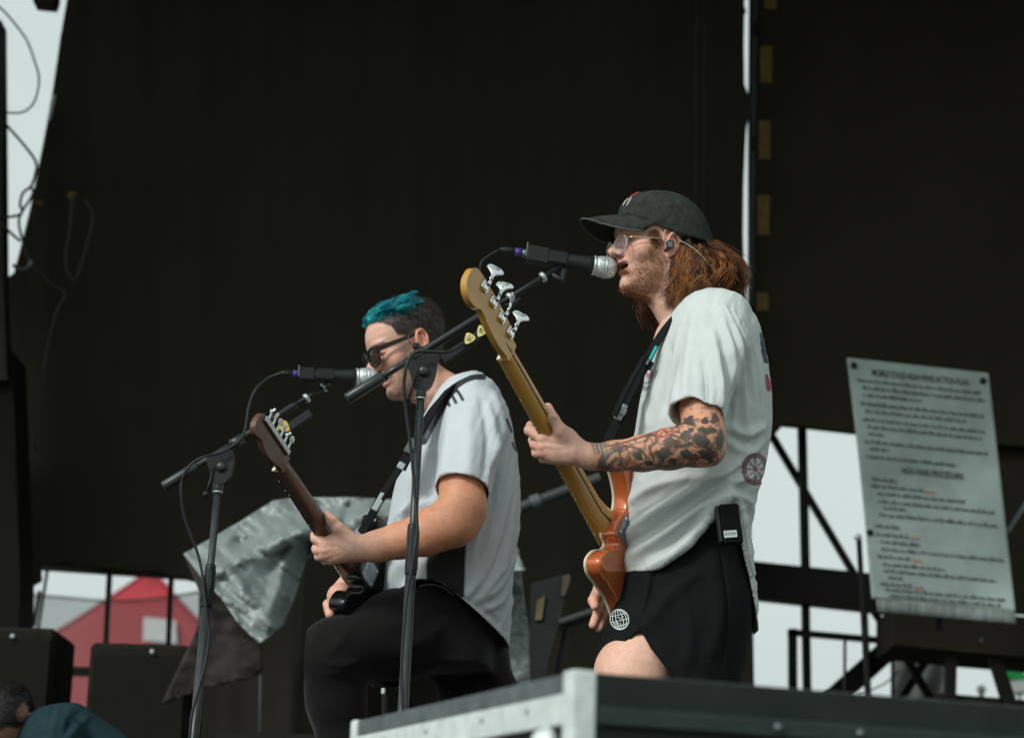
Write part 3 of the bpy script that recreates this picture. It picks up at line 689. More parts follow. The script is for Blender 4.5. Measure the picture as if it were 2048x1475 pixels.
def build_guitar(name, label, cat, R, o, P):
    g = thing(name, label, cat, mat4=mat4_of(R, o))
    v, f, ol, nn = body_mesh(P['body'], P['zb'], P['zf'], P['round'])
    mk('body', v, f, P['m_body'], g, 'edge')
    if P.get('binding'):
        b = MB(); n = len(ol); z1 = P['zf']; ring = []
        for z, off in ((z1 - .0055, .0008), (z1 + .0006, .0008), (z1 + .0006, -.003), (z1 - .0055, -.003)): ring += [(p[0] + q[0] * off, p[1] + q[1] * off, z) for p, q in zip(ol, nn)]
        b.add(ring, [(r * n + j, r * n + (j + 1) % n, ((r + 1) % 4) * n + (j + 1) % n, ((r + 1) % 4) * n + j) for r in range(4) for j in range(n)]); b.build('binding', M_bind, g)
    L = P['L']; v, f = neck_mesh(L, P['w0'], P['w1'], P['d0'], P['d1'], P['heel']); nk = mk('neck', v, f, P['m_neck'], g, 'edge')
    # fretboard: thin lighter slab over the neck front
    w0, w1 = P['w0'] / 2, P['w1'] / 2
    MB().prism([(-.004, -w0 - .0005, .0), (L, -w1 - .0005, .0), (L, w1 + .0005, .0), (-.004, w0 + .0005, .0)], (0, 0, .0035)).build('fretboard', P['m_fb'], nk, False)
    fr = MB(); sc = P['scale']
    for i in range(1, P['frets'] + 1):
        x = L - sc * (1 - 2 ** (-i / 12)); w = w0 + (w1 - w0) * x / L
        fr.box((x, 0, .0042), (.0022, 2 * w + .0022, .0018))
    fr.build('fret_wire', M_chrome, nk, False)
    for i in (3, 5, 7, 9, 12, 15, 17): 
        x = L - sc * (1 - (2 ** (-i / 12) + 2 ** (-(i - 1) / 12)) / 2); w = w0 + (w1 - w0) * x / L
        MB().box((x, -w - .0006, .001), (.004, .001, .0025)).build('side_dot', M_pearl, nk, False)
    MB().box((L + .002, 0, .002), (.004, 2 * w1, .008)).build('nut', M_bind, nk, False)
    if P.get('stripe'):
        b = MB(); xs = np.linspace(P['heel'] - .004, L + .03, 24)
        rows = []
        for x in xs:
            t = x / L; d = P['d0'] + (P['d1'] - P['d0']) * min(t, 1); d += .010 * max(0, 1 - max(0, x - P['heel']) / .05) ** 2
            if x > L - .01: d = P['d1'] + .001
            rows += [(x, -.0032, -d - .0003), (x, .0032, -d - .0003)]
        b.add(rows, [(2 * i, 2 * i + 1, 2 * i + 3, 2 * i + 2) for i in range(len(xs) - 1)]); b.build('stripe', M_skunk, nk).modifiers.new('t', 'SOLIDIFY').thickness = .0006
    # headstock
    hp = spline([(x, y, P['hz0']) for x, y in P['head']], 5, closed=True)
    hd = MB().prism(hp, (0, 0, P['hz1'] - P['hz0'])).build('headstock', P['m_head'], g, 'edge'); bv = hd.modifiers.new('bev', 'BEVEL'); bv.width = .0018; bv.segments = 2; bv.limit_method = 'ANGLE'
    # blend between neck back and headstock
    MB().add([(L - .03, -.019, -.006), (L - .03, .019, -.006), (L + .035, .026, P['hz0'] + .001), (L + .035, -.024, P['hz0'] + .001), (L - .03, 0, -P['d1'] - .0005), (L + .03, .0, P['hz0'] - .001)],
             [(0, 1, 2, 3), (0, 4, 5, 3), (4, 1, 2, 5), (0, 1, 4), (3, 5, 2)]).build('volute', P['m_neck'], hd, True)
    P['tuners'](hd, P)
    # strings
    for i in range(P['ns']):
        y0 = (i - (P['ns'] - 1) / 2); tx, ty = P['posts'][i]
        MB().tube([(L - sc + .0, y0 * P['sp_b'], .012), (L, y0 * P['sp_n'], .0065), (tx, ty, P['hz1'] + .006)], P['gauge'] * (1 - .09 * i), 5).build('string', M_chrome, g)
    xb = L - sc
    MB().box((xb, 0, P['zf'] + .006), (.05, P['sp_b'] * P['ns'] + .015, .012), bev=.003).build('bridge', M_chrome, g, False)
    for x in P['pickups']: MB().box((x, 0, P['zf'] + .006), (.03, P['sp_b'] * P['ns'] + .012, .014), bev=.004).build('pickup', M_gloss, g, False)
    for x, y in P['knobs']: MB().lathe((x, y, P['zf']), (0, 0, 1), [(0, .011), (.012, .0105), (.015, .008)], 16).build('knob', M_chrome, g)
    # neck plate on the back
    pl = MB().prism([(.004, -.026, P['zb'] - .0003), (.064, -.026, P['zb'] - .0003), (.064, .026, P['zb'] - .0003), (.004, .026, P['zb'] - .0003)], (0, 0, -.002)).build('neck_plate', M_plate, g, False)
    pl.modifiers.new('bev', 'BEVEL').width = .001
    for x in (.011, .057):
        for y in (-.019, .019): MB().lathe((x, y, P['zb'] - .0023), (0, 0, -1), [(0, .0042), (.0015, .004), (.002, .0015)], 10).build('screw', M_chrome, pl)
    if P.get('engraving'):
        b = MB(); rg = random.Random(3)
        for r in range(6):
            y = .012 - r * .0048; x = .017
            while x < .05: wd_ = rg.uniform(.003, .007); b.box((x + wd_ / 2, y, P['zb'] - .0027), (wd_, .0018, .0006)); x += wd_ + .0015
        b.build('engraving', mat('pale_engraving', (.55, .60, .66), .4), pl, False)
    hb = P['horn']; MB().lathe((hb[0] - .008, hb[1], (P['zb'] + P['zf']) / 2), (1, .1, 0), [(0, .004), (.008, .004), (.012, .007), (.014, .007)], 12).build('strap_button', M_chrome, g)
    return g

def bass_tuners(hd, P):
    for i, x in enumerate((.628, .672, .716, .760)):
        t = MB(); zb = P['hz0']
        t.box((x, .026, zb - .002), (.024, .022, .003), bev=.001); t.lathe((x, .022, zb - .001), (0, 0, -1), [(0, .0095), (.006, .0095), (.0075, .006)], 14)
        t.lathe((x, .030, zb - .008), (0, 1, 0), [(0, .0048), (.012, .0048), (.014, .0035), (.03, .003)], 12)
        t.lathe((x, .02, P['hz1']), (0, 0, 1), [(0, .009), (.004, .009), (.005, .006), (.016, .006), (.018, .004)], 12)
        o = t.build('tuner', M_chrome, hd, 'edge')
        # flared cloverleaf key
        th = (-.8, .55, -1.15, -.75)[i]; c, s = math.cos(th), math.sin(th); KS = 1.12
        out = [(-.003, .0), (-.0035, .012), (-.010, .020), (-.0165, .027), (-.016, .033), (-.008, .0345), (0, .033), (.008, .0345), (.016, .033), (.0165, .027), (.010, .020), (.0035, .012), (.003, .0)]
        p = spline([(a * KS, b * KS, 0) for a, b in out], 3, closed=True); n = len(p)
        rings = []
        for off, sc_ in ((-.0022, .9), (-.0014, 1), (.0014, 1), (.0022, .9)): rings += [(q[0] * sc_, .004 + (q[1] - .004) * (1 if sc_ == 1 else .97), off + .0035 * (abs(q[0]) / .0165) ** 2 * (q[1] / .034)) for q in p]
        R_ = np.array([[c, 0, s], [0, 1, 0], [-s, 0, c]])
        vv = np.array(rings) @ R_.T + V(x, .046, P['hz0'] - .008)
        ff = [(r * n + j, r * n + (j + 1) % n, (r + 1) * n + (j + 1) % n, (r + 1) * n + j) for r in range(3) for j in range(n)] + [tuple(range(n))[::-1], tuple(3 * n + j for j in range(n))]
        mk('key', vv, ff, M_chrome, o)
def guitar_tuners(hd, P):
    for i in range(6):
        x = .479 + i * .0215; zb = P['hz0']; t = MB(); y = .027
        t.box((x, y - .004, zb - .0035), (.022, .014, .007), bev=.0015); t.lathe((x, y + .002, zb - .004), (0, 1, 0), [(0, .0028), (.018, .0022)], 8)
        t.lathe((x, .018, P['hz1']), (0, 0, 1), [(0, .006), (.003, .006), (.004, .003), (.012, .003)], 10)
        o = t.build('tuner', mat('grey_nickel', (.42, .45, .45), .3, metal=.9), hd, 'edge')
        th = (.1, 1.3, .3, .0, .8, 1.2)[i]; c, s = math.cos(th), math.sin(th); R_ = np.array([[c, 0, s], [0, 1, 0], [-s, 0, c]])
        p = np.array([(.0085 * math.cos(a), .008 * math.sin(a), 0) for a in np.arange(14) / 14 * 2 * math.pi]); n = 14; rings = []
        for z, k in ((-.003, .75), (-.0015, 1), (.0015, 1), (.003, .75)): rings += [tuple(q * k + V(0, 0, z)) for q in p]
        vv = np.array(rings) @ R_.T + V(x, y + .027, zb - .004)
        mk('key', vv, [(r * n + j, r * n + (j + 1) % n, (r + 1) * n + (j + 1) % n, (r + 1) * n + j) for r in range(3) for j in range(n)] + [tuple(range(n))[::-1], tuple(3 * n + j for j in range(n))], M_pearl if i in (0, 2, 3, 4) else M_chrome, o)

bass = build_guitar('bass_guitar', 'copper orange bass guitar with amber maple neck and four chrome tuners', 'bass guitar', RB, OB, dict(
    body=BODY, zb=-.056, zf=-.014, round=.009, m_body=M_copper, binding=True, L=.595, w0=.064, w1=.044, d0=.024, d1=.0215, heel=.072, m_neck=M_neck, m_fb=M_fb, stripe=True, scale=.8636, frets=20,
    head=[(.592, -.021), (.606, -.0225), (.64, -.027), (.675, -.0265), (.70, -.024), (.722, -.020), (.738, -.0205), (.750, -.029), (.772, -.036), (.796, -.032), (.812, -.016), (.8155, .004), (.812, .024), (.797, .037), (.76, .041), (.70, .042), (.65, .041), (.622, .034), (.606, .0235), (.592, .021)],
    hz0=-.0225, hz1=-.0075, m_head=M_neck, tuners=bass_tuners, ns=4, posts=[(.628, .02), (.672, .02), (.716, .02), (.760, .02)], sp_b=.019, sp_n=.0095, gauge=.0013, pickups=(-.13,), knobs=((-.2, -.13), (-.24, -.12)), horn=(.168, .125)))
SB = [(x * .86 - .003, y * .93) for x, y in BODY]; SB = [(x if not (y < -.08 and x > .02) else x + .012, y) for x, y in SB]; SB = [(x if not (y > .055 and x > .03) else .03 + (x - .03) * .55, y) for x, y in SB]
guitar = build_guitar('electric_guitar', 'black electric guitar with dark brown neck and six small tuners', 'guitar', RG, OG, dict(
    body=SB, zb=-.056, zf=-.012, round=.006, m_body=M_gloss, L=.455, w0=.056, w1=.042, d0=.0235, d1=.021, heel=.06, m_neck=M_bneck, m_fb=mat('rosewood', (.05, .028, .018), .5), stripe=False, scale=.648, frets=21, engraving=True,
    head=[(.455 + (x - .455) * .88, y * .86) for x, y in ((.452, -.022), (.466, -.021), (.50, -.030), (.535, -.035), (.565, -.030), (.585, -.022), (.600, -.024), (.618, -.028), (.632, -.020), (.638, -.004), (.636, .018), (.626, .034), (.60, .036), (.53, .036), (.487, .035), (.474, .029), (.462, .0235), (.452, .023))],
    hz0=-.022, hz1=-.008, m_head=M_bneck, tuners=guitar_tuners, ns=6, posts=[(.479 + i * .0215, .016) for i in range(6)], sp_b=.0105, sp_n=.007, gauge=.0008, pickups=(-.06, -.11, -.155), knobs=((-.14, -.11), (-.18, -.12)), horn=(.094, .112)))
def g2w(R, o, p): return R @ np.asarray(p, float) + o
def w2l(R, o, P): return (np.asarray(P, float) - o) @ R

def ribbon(pts, wdir, width, thick=.002, k=6):
    """flat strap along points; wdir: width direction at each point"""
    P = spline(pts, k); W = spline(wdir, k); v = []; f = []; n = len(P); T = np.gradient(P, axis=0)
    wd_ = np.interp(np.linspace(0, 1, n), np.linspace(0, 1, len(width)), width) if hasattr(width, '__len__') else np.full(n, width)
    for i in range(n):
        t = nrm(T[i]); w = W[i] - t * (W[i] @ t); w = nrm(w); u = np.cross(t, w)
        v += [P[i] - w * wd_[i] / 2 - u * thick, P[i] + w * wd_[i] / 2 - u * thick, P[i] + w * wd_[i] / 2 + u * thick, P[i] - w * wd_[i] / 2 + u * thick]
    for i in range(n - 1):
        for j in range(4): q = (j + 1) % 4; f.append((i * 4 + j, i * 4 + q, (i + 1) * 4 + q, (i + 1) * 4 + j))
    f += [(3, 2, 1, 0), tuple((n - 1) * 4 + j for j in range(4))]
    return v, f
def strap(g, R, o, pts, wdir, width, name='strap', m=None, thick=.0022):
    v, f = ribbon([w2l(R, o, p) for p in pts], [np.asarray(w) @ R for w in wdir], width, thick)
    return mk(name, v, f, m or M_strap, g, 'edge')

# bass strap: button -> buckle -> over the near shoulder -> down the back
wx = V(.80, -.45, .4)
sp = strap(bass, RB, OB, [at(1213, 893, -.105), at(1222, 868, -.11), at(1238, 838, -.12), at(1247, 818, -.12)], [wx] * 4, .024)
strap(bass, RB, OB, [at(1243, 822, -.118), at(1262, 785, -.12), at(1283, 742, -.125), at(1300, 708, -.128), at(1318, 676, -.125), at(1338, 646, -.12), at(1362, 616, -.10)], [wx] * 7, [.024, .025, .022, .016])
strap(bass, RB, OB, [at(1228, 832, -.150), at(1243, 800, -.155), at(1270, 748, -.155), at(1290, 712, -.15)], [wx] * 4, .012, thick=.003)
def wbox(name, a, b, Y, wpx, tk, m, g, R, o, bev=.002):
    A, B = at(*a, Y), at(*b, Y); d = B - A; L = np.linalg.norm(d); ez = nrm(d); ey = V(0, 1, 0); ey = nrm(ey - ez * (ez @ ey)); ex = np.cross(ey, ez)
    Rw = np.stack([ex, ey, ez], 1); mb = MB().box((A + B) / 2, (wpx * (Y - CAM[1]) / FPX, tk, L), Rw, bev=bev)
    mb.v = [tuple(w2l(R, o, p)) for p in mb.v]; return mb.build(name, m, g, False)
wbox('buckle', (1234, 838), (1249, 808), -.135, 17, .008, M_buckle, bass, RB, OB)
wbox('buckle', (1238, 826), (1245, 814), -.142, 23, .006, M_buckle, bass, RB, OB)
wbox('slider', (1294, 738), (1302, 722), -.142, 15, .006, M_strap, bass, RB, OB)
wbox('slider', (1292, 729), (1297, 720), -.148, 6, .006, mat('slider_edge', (.2, .24, .24), .4), bass, RB, OB)
wbox('strap_trim', (1299, 720), (1313, 692), -.146, 6, .003, mat('turquoise_trim', (.01, .42, .42), .4), bass, RB, OB)
# guitar strap
sp2 = strap(guitar, RG, OG, [at(722, 1066, .30), at(738, 1040, .29), at(757, 1004, .28), at(772, 978, .27), at(800, 935, .27), at(812, 915, .27)], [wx] * 6, .022)
strap(guitar, RG, OG, [at(802, 938, .262), at(818, 905, .258), at(838, 868, .265), at(862, 826, .285), at(884, 794, .30), at(906, 770, .33), at(940, 752, .37), at(962, 750, .50), at(975, 765, .62), at(990, 800, .68)], [wx] * 4 + [V(.6, -.8, .2)] * 3 + [V(.3, -.9, .2)] * 3, [.026, .03, .032, .030, .026, .022])
wbox('buckle', (748, 1020), (768, 986), .265, 13, .008, M_buckle, guitar, RG, OG); wbox('buckle', (765, 1000), (785, 966), .262, 8, .006, M_strap, guitar, RG, OG)
wbox('buckle', (799, 937), (806, 925), .255, 15, .008, M_buckle, guitar, RG, OG); wbox('buckle', (814, 905), (829, 878), .25, 17, .008, mat('dark_buckle', (.10, .12, .12), .4), guitar, RG, OG)

# ================================================================== microphones and stands
M_micb = mat('mic_dark_grey', (.014, .018, .018), .5, var=.12, spec=.3)
M_grille = mat('mic_grille', (.62, .66, .65), .42, metal=.5, voro=330)
M_ring = mat('mic_ring', (.58, .62, .61), .35, metal=.7)
M_stand = mat('stand_black_satin', (.026, .034, .035), .38, var=.2, vscale=30, rvar=.1, spec=.45)
M_stand2 = mat('stand_dark', (.012, .015, .0155), .5, var=.2, vscale=30, spec=.3)
M_cable = mat('mic_cable_black', (.016, .021, .022), .5, spec=.3)
M_purple = mat('purple_band', (.055, .035, .22), .5)
M_nut = mat('bright_collar', (.42, .48, .47), .35, metal=.5)

def microphone(label, head, tail, Y, Yt=None):
    """ball grille at head, handle running back to tail (photo points)"""
    H = at(*head, Y); T = at(*tail, Yt if Yt is not None else Y); d = nrm(T - H)
    t = thing('microphone', label, 'microphone', H)
    a = H - d * .0245
    g = MB().lathe(a, d, [(0, .004), (.001, .010), (.004, .0165), (.010, .0215), (.018, .0248), (.0245, .0255), (.026, .0255)], 28).build('grille', M_grille, t)
    MB().lathe(a, d, [(.0255, .0262), (.0265, .0268), (.0295, .0268), (.0305, .0262)], 28).build('grille_band', M_ring, g)
    MB().lathe(a, d, [(.030, .0255), (.036, .0252), (.044, .0236), (.050, .0215)], 28).build('grille_base', M_grille, g)
    MB().lathe(a, d, [(.0495, .022), (.0515, .0235), (.055, .0235), (.057, .0215)], 28).build('collar', M_ring, t)
    MB().lathe(a, d, [(.056, .0205), (.07, .0190), (.11, .0165), (.150, .0135), (.160, .0125), (.162, .010)], 24).build('handle', M_micb, t)
    return t, H, d
def rr(px, Y): return px * (Y - CAM[1]) / FPX

def mic_stand(label, boom_a, boom_b, pivot, pole_b, Yb, Ya, Yp, clutch, extra_boom):
    """boom_a: mic end, boom_b: rear end, pivot and pole foot in photo points"""
    A, B, Pv = at(*boom_a, Ya), at(*boom_b, Yb), at(*pivot, Yp); Pb = at(*pole_b, Yp)
    dp = nrm(Pb - Pv); foot = Pv + dp * (Pv[2] / -dp[2])
    t = thing('microphone_stand', label, 'mic stand', V(foot[0], foot[1], 0))
    # boom: two telescoping tubes, mic end thinner
    q = lambda s: A + (B - A) * s
    s0, s1 = extra_boom
    MB().lathe(A, B - A, [(0, .0065), (np.linalg.norm(B - A) * s0, .0065)], 14).build('boom_tip', M_stand2, t)
    L = np.linalg.norm(B - A)
    MB().lathe(A, B - A, [(L * s0 - .012, .0085), (L * s0, .0095), (L * s1, .0100), (L * s1 + .004, .008)], 16).build('boom', M_stand2, t)
    MB().lathe(A, B - A, [(L * s1 - .03, .0125), (L * s1 + .002, .0125), (L * s1 + .004, .009)], 16).build('boom_collar', M_stand, t)
    MB().lathe(A, B - A, [(L * s1, .0075), (L - .085, .0075)], 14).build('boom_rod', M_stand, t)
    MB().lathe(A, B - A, [(L - .095, .011), (L - .09, .0128), (L - .002, .0130), (L, .0115)], 18).build('counterweight', M_stand, t)
    for s in clutch: MB().lathe(q(s), B - A, [(-.006, .0105), (-.004, .0125), (.002, .0125), (.004, .0105)], 16).build('collar', M_nut, t)
    # clutch
    cl = MB(); ex = nrm(B - A); ey = V(0, 1, 0); ey = nrm(ey - ex * (ex @ ey)); ez = np.cross(ex, ey)
    h = spline([Pv + V(-.030, -.014, .028), Pv + V(.028, -.014, .046), Pv + V(.031, -.014, .0), Pv + V(.016, -.014, -.034), Pv + V(-.014, -.014, -.034), Pv + V(-.026, -.014, .0)], 4, closed=True)
    cl.prism(h, (0, .028, 0)); co = cl.build('clutch', M_stand2, t, 'edge'); bv = co.modifiers.new('bev', 'BEVEL'); bv.width = .004; bv.segments = 3; bv.limit_method = 'ANGLE'
    MB().lathe(Pv + V(.004, -.014, .004), (0, -1, 0), [(0, .013), (.006, .012), (.010, .007)], 16).build('clutch_bolt', M_stand, co)
    MB().tube([Pv + V(-.012, -.012, .0), Pv + V(-.020, -.02, -.035), Pv + V(-.026, -.02, -.062)], .0028, 6).build('clutch_lever', M_stand2, co)
    MB().lathe(Pv + V(-.027, -.02, -.064), (-.2, 0, -1), [(-.006, .004), (0, .0075), (.006, .0065), (.010, .003)], 12).build('lever_knob', M_stand2, co)
    # pole: upper tube, sleeve, lower tube, round base
    Lp = np.linalg.norm(foot - Pv); a = Pv
    MB().lathe(a, dp, [(.030, .0115), (.034, .0125), (.052, .0125), (.054, .0115)], 18).build('pole_collar', M_stand, t)
    MB().lathe(a, dp, [(.054, .0128), (.058, .0128)], 18).build('pole_ring', M_nut, t)
    MB().lathe(a, dp, [(.03, .0090), (Lp * .55, .0090)], 18).build('pole_upper', M_stand, t)
    return t, a, dp, Lp, foot
def stand_lower(t, a, dp, Lp, foot, s0, s1):
    MB().lathe(a, dp, [(s0 - .004, .0105), (s0, .0128), (s0 + .01, .0132), (s1 - .01, .0138), (s1 - .003, .0132), (s1, .0125)], 18).build('pole_grip', M_stand2, t)
    for k in range(5):
        an = k / 5 * 6.28; e1 = nrm(np.cross(dp, V(0, 1, 0))); e2 = np.cross(dp, e1); r_ = .0130 * (math.cos(an) * e1 + math.sin(an) * e2)
        MB().cyl(a + dp * (s0 + .012) + r_, a + dp * (s1 - .012) + r_ * 1.04, .0014, n=5).build('grip_rib', M_stand, t)
    MB().lathe(a, dp, [(s1, .0118), (Lp - .02, .0118)], 18).build('pole_lower', M_stand, t)
    MB().lathe(foot, (0, 0, 1), [(0, .125), (.012, .125), (.018, .115), (.024, .03), (.05, .016)], 40).build('base', M_stand2, t)

# --- the bassist's stand
mic1, H1, d1_ = microphone('microphone with silver ball grille held at the capped singer\'s mouth', (1213, 535), (1050, 507), -.03, -.06)
st1, a1, dp1, Lp1, ft1 = mic_stand('black boom stand reaching the capped singer, two picks clipped under it', (1128, 528), (694, 797), (844, 748), (806, 1420), -.10, -.05, -.08, (.10, .255), (.36, .70))
stand_lower(st1, a1, dp1, Lp1, ft1, .345, .455)
# clip, switch box and plug on the microphone
ax = lambda s: H1 + d1_ * s
cb = MB().box(ax(.113), (.052, .036, .034), np.stack([d1_, V(0, 1, 0), np.cross(d1_, V(0, 1, 0))], 1), bev=.006).build('clip', M_stand2, st1, False)
MB().tube([ax(.10) + V(0, 0, -.016), ax(.10) + V(-.002, 0, -.05), at(1103, 548, -.05)], [.009, .008, .008], 10).build('clip_stem', M_stand2, st1)
pl1 = thing('cable_plug', 'black plug with purple band behind the capped singer\'s microphone', 'plug', ax(.15))
MB().box(ax(.160), (.052, .034, .038), np.stack([d1_, V(0, 1, 0), np.cross(d1_, V(0, 1, 0))], 1), bev=.003).build('plug_housing', mat('housing_black', (.012, .013, .012), .6), pl1, False)
MB().box(ax(.187) + V(0, 0, .008), (.0025, .03, .034), np.stack([d1_, V(0, 1, 0), np.cross(d1_, V(0, 1, 0))], 1), bev=.0008).build('plug_rim', mat('rim_teal', (.16, .22, .22), .4), pl1, False)
MB().lathe(ax(.186), d1_, [(0, .0095), (.012, .0098)], 18).build('plug_shell', M_grey, pl1); MB().lathe(ax(.198), d1_, [(0, .0098), (.018, .0096)], 18).build('band', M_purple, pl1)
MB().lathe(ax(.216), d1_, [(0, .0098), (.022, .0078), (.03, .0055), (.034, .004)], 18).build('plug_boot', M_micb, pl1)
cb1 = thing('microphone_cable', 'black cable looping from the purple banded plug down the near stand', 'cable', ft1)
e = ax(.25)
cable('cable_run', [(pix(e)[0], pix(e)[1]), (966, 520), (960, 540), (960, 570), (985, 598), (1010, 610), (1040, 596)], [e[1], -.08, -.08, -.06, -.03, -.02, -.03], 4.5, M_cable, cb1)
cable('cable_run', [(1040, 596), (1000, 632), (960, 660), (905, 700), (870, 703), (840, 702), (822, 712), (812, 735), (808, 770), (812, 820), (822, 900), (830, 990), (834, 1060), (826, 1120), (814, 1190), (806, 1280), (803, 1350), (805, 1420), (800, 1600), (790, 1800)],
      [-.03, -.06, -.07, -.115, -.12, -.12, -.12, -.125, -.12, -.11, -.105, -.105, -.11, -.11, -.11, -.11, -.11, -.11, -.1, -.1], 7, M_cable, cb1)
# pick holder and picks
M_pick = mat('yellow_pick', (.62, .56, .20), .35, var=.08); M_pick2 = mat('amber_pick', (.60, .42, .03), .35, var=.08)
wb2 = MB(); A_, B_ = at(975, 650, -.085), at(880, 712, -.085); ex = nrm(B_ - A_); wb2.box((A_ + B_) / 2 + V(.004, 0, -.010), (np.linalg.norm(B_ - A_), .010, .022), np.stack([ex, V(0, 1, 0) - ex * ex[1], np.cross(ex, V(0, 1, 0))], 1), bev=.003)
wb2.build('pick_holder', M_stand2, st1, False)
def pick(label, c, Y, ang, s, m, grp, face=None):
    C_ = at(*c, Y); t = thing('guitar_pick', label, 'guitar pick', C_, group=grp)
    out = [(0, -.0155), (-.006, -.010), (-.0115, .001), (-.0125, .009), (-.008, .0125), (0, .0135), (.008, .0125), (.0125, .009), (.0115, .001), (.006, -.010)]
    p = spline([(x, 0, y) for x, y in out], 4, closed=True) * s; ca, sa = math.cos(ang), math.sin(ang); R_ = np.array([[ca, 0, -sa], [0, 1, 0], [sa, 0, ca]])
    MB().prism(p @ R_.T + C_, (0, .001, 0)).build('pick_blade', m, t, False)
    b = MB(); rg = random.Random(int(c[0]))
    for k in range(16):
        q = V(rg.uniform(-.006, .006), -.0006, rg.uniform(-.004, .008)) * s; b.box(R_ @ q + C_, (rg.uniform(.001, .004) * s, .0004, rg.uniform(.0008, .002) * s), R_)
    b.build('print', face or M_ink, t, False)
pick('pale yellow pick with black print hanging below the near boom stand', (938, 677), -.10, -.55, .93, M_pick, 'picks on the near stand')
pick('pale yellow pick beside the bass headstock, clipped under the near boom', (963, 662), -.10, -.5, .93, M_pick, 'picks on the near stand')

# --- the guitarist's stand
mic2, H2, d2_ = microphone('microphone with silver ball grille at the mouth of the singer in sunglasses', (737, 756), (600, 748), .40, .36)
st2, a2, dp2, Lp2, ft2 = mic_stand('black boom stand reaching the singer in sunglasses, an amber pick on it', (668, 762), (327, 973), (440, 938), (388, 1475), .34, .40, .36, (.06, .165), (.24, .60))
stand_lower(st2, a2, dp2, Lp2, ft2, .235, .335)
ax2 = lambda s: H2 + d2_ * s; R2m = np.stack([d2_, V(0, 1, 0), np.cross(d2_, V(0, 1, 0))], 1)
MB().box(ax2(.105), (.05, .034, .032), R2m, bev=.006).build('clip', M_stand2, st2, False)
MB().tube([ax2(.095) + V(0, 0, -.014), ax2(.095) + V(-.002, 0, -.03), at(655, 770, .40)], [.009, .008, .008], 10).build('clip_stem', M_stand2, st2)
pl2 = thing('cable_plug', 'black plug with purple band behind the microphone of the singer in sunglasses', 'plug', ax2(.15))
MB().box(ax2(.150), (.04, .03, .032), R2m, bev=.003).build('plug_housing', MATS['housing_black'], pl2, False)
MB().box(ax2(.1715) + V(0, 0, .006), (.0025, .028, .03), R2m, bev=.0008).build('plug_rim', MATS['rim_teal'], pl2, False)
MB().lathe(ax2(.172), d2_, [(0, .0095), (.016, .0096)], 18).build('band', M_purple, pl2); MB().lathe(ax2(.188), d2_, [(0, .0096), (.022, .0072), (.03, .004)], 18).build('plug_boot', M_micb, pl2)
cb2 = thing('microphone_cable', 'black cable arching from the plug over the far boom stand', 'cable', ft2)
e = ax2(.216); pe = pix(e)
cable('cable_run', [(pe[0], pe[1]), (535, 757), (512, 778), (498, 812), (493, 845), (487, 868), (470, 888), (440, 905), (412, 912), (390, 922), (374, 938), (364, 962), (362, 985), (368, 1030), (382, 1070), (395, 1105), (405, 1150), (412, 1220), (418, 1270), (410, 1330), (394, 1390), (382, 1440), (378, 1520), (370, 1700)],
      [e[1], .35, .33, .33, .33, .33, .33, .33, .32, .32, .32, .33, .33, .34, .345, .35, .345, .34, .34, .335, .335, .335, .335, .3], 6, M_cable, cb2)
wb3 = MB(); A_, B_ = at(620, 818, .36), at(520, 885, .35); ex = nrm(B_ - A_); wb3.box((A_ + B_) / 2 + V(.004, 0, -.008), (np.linalg.norm(B_ - A_), .010, .022), np.stack([ex, V(0, 1, 0) - ex * ex[1], np.cross(ex, V(0, 1, 0))], 1), bev=.003)
wb3.build('pick_holder', M_stand2, st2, False)
pick('amber pick with grey print above the dark guitar headstock', (569, 853), .30, .85, 1.0, M_pick2, 'picks on the far stand', mat('grey_print', (.16, .18, .18), .6))
# ================================================================== people
M_skin = mat('skin', rough=.48, vcol=True, var=.13, vscale=70, sss=.08, bump=.28, bscale=380, spec=.4, rvar=.10)
M_cloth = mat('cotton_jersey', rough=.9, vcol=True, var=.035, vscale=30, bump=.16, bscale=700, spec=.15, sheen=.1)
M_poly = mat('polyester_jersey', rough=.72, vcol=True, var=.03, vscale=25, bump=.12, bscale=800, spec=.25)
M_pants = mat('black_denim', (.0095, .0100, .0092), .9, var=.2, vscale=40, bump=.25, bscale=600, spec=.08, sheen=.12)
M_shorts = mat('black_shorts_fabric', (.0080, .0098, .0098), .88, var=.15, vscale=40, bump=.2, bscale=600, spec=.08)
M_hair = mat('hair_strand', rough=.40, vcol=True, var=.1, vscale=60, spec=.3)
M_felt = mat('washed_black_cotton', (.034, .040, .036), .95, var=.45, vscale=60, bump=.4, bscale=500, spec=.04)

class Frame:
    def __init__(s, px, py, Y, yaw, pitch):
        s.O = at(px, py, Y); a, b = math.radians(yaw), math.radians(pitch)
        s.F = V(-math.cos(a) * math.cos(b), -math.sin(a) * math.cos(b), -math.sin(b)); s.L = V(math.sin(a), -math.cos(a), 0)
        s.U = nrm(np.cross(s.F, -s.L)); s.U = s.U if s.U[2] > 0 else -s.U; s.R = np.stack([s.F, s.U, s.L], 1)
    def w(s, f, u, l): return s.O + s.F * f + s.U * u + s.L * l
    def loc(s, P): return (np.asarray(P) - s.O) @ s.R
    def px(s, x, y, l):
        """local f,u of a photo point lying at lateral offset l"""
        Y = s.O[1] - l
        for _ in range(6):
            p = at(x, y, Y); q = s.loc(p); Y += (q[2] - l) * -s.L[1] * -1 if False else (l - q[2]) * s.L[1]
        return s.loc(at(x, y, Y))

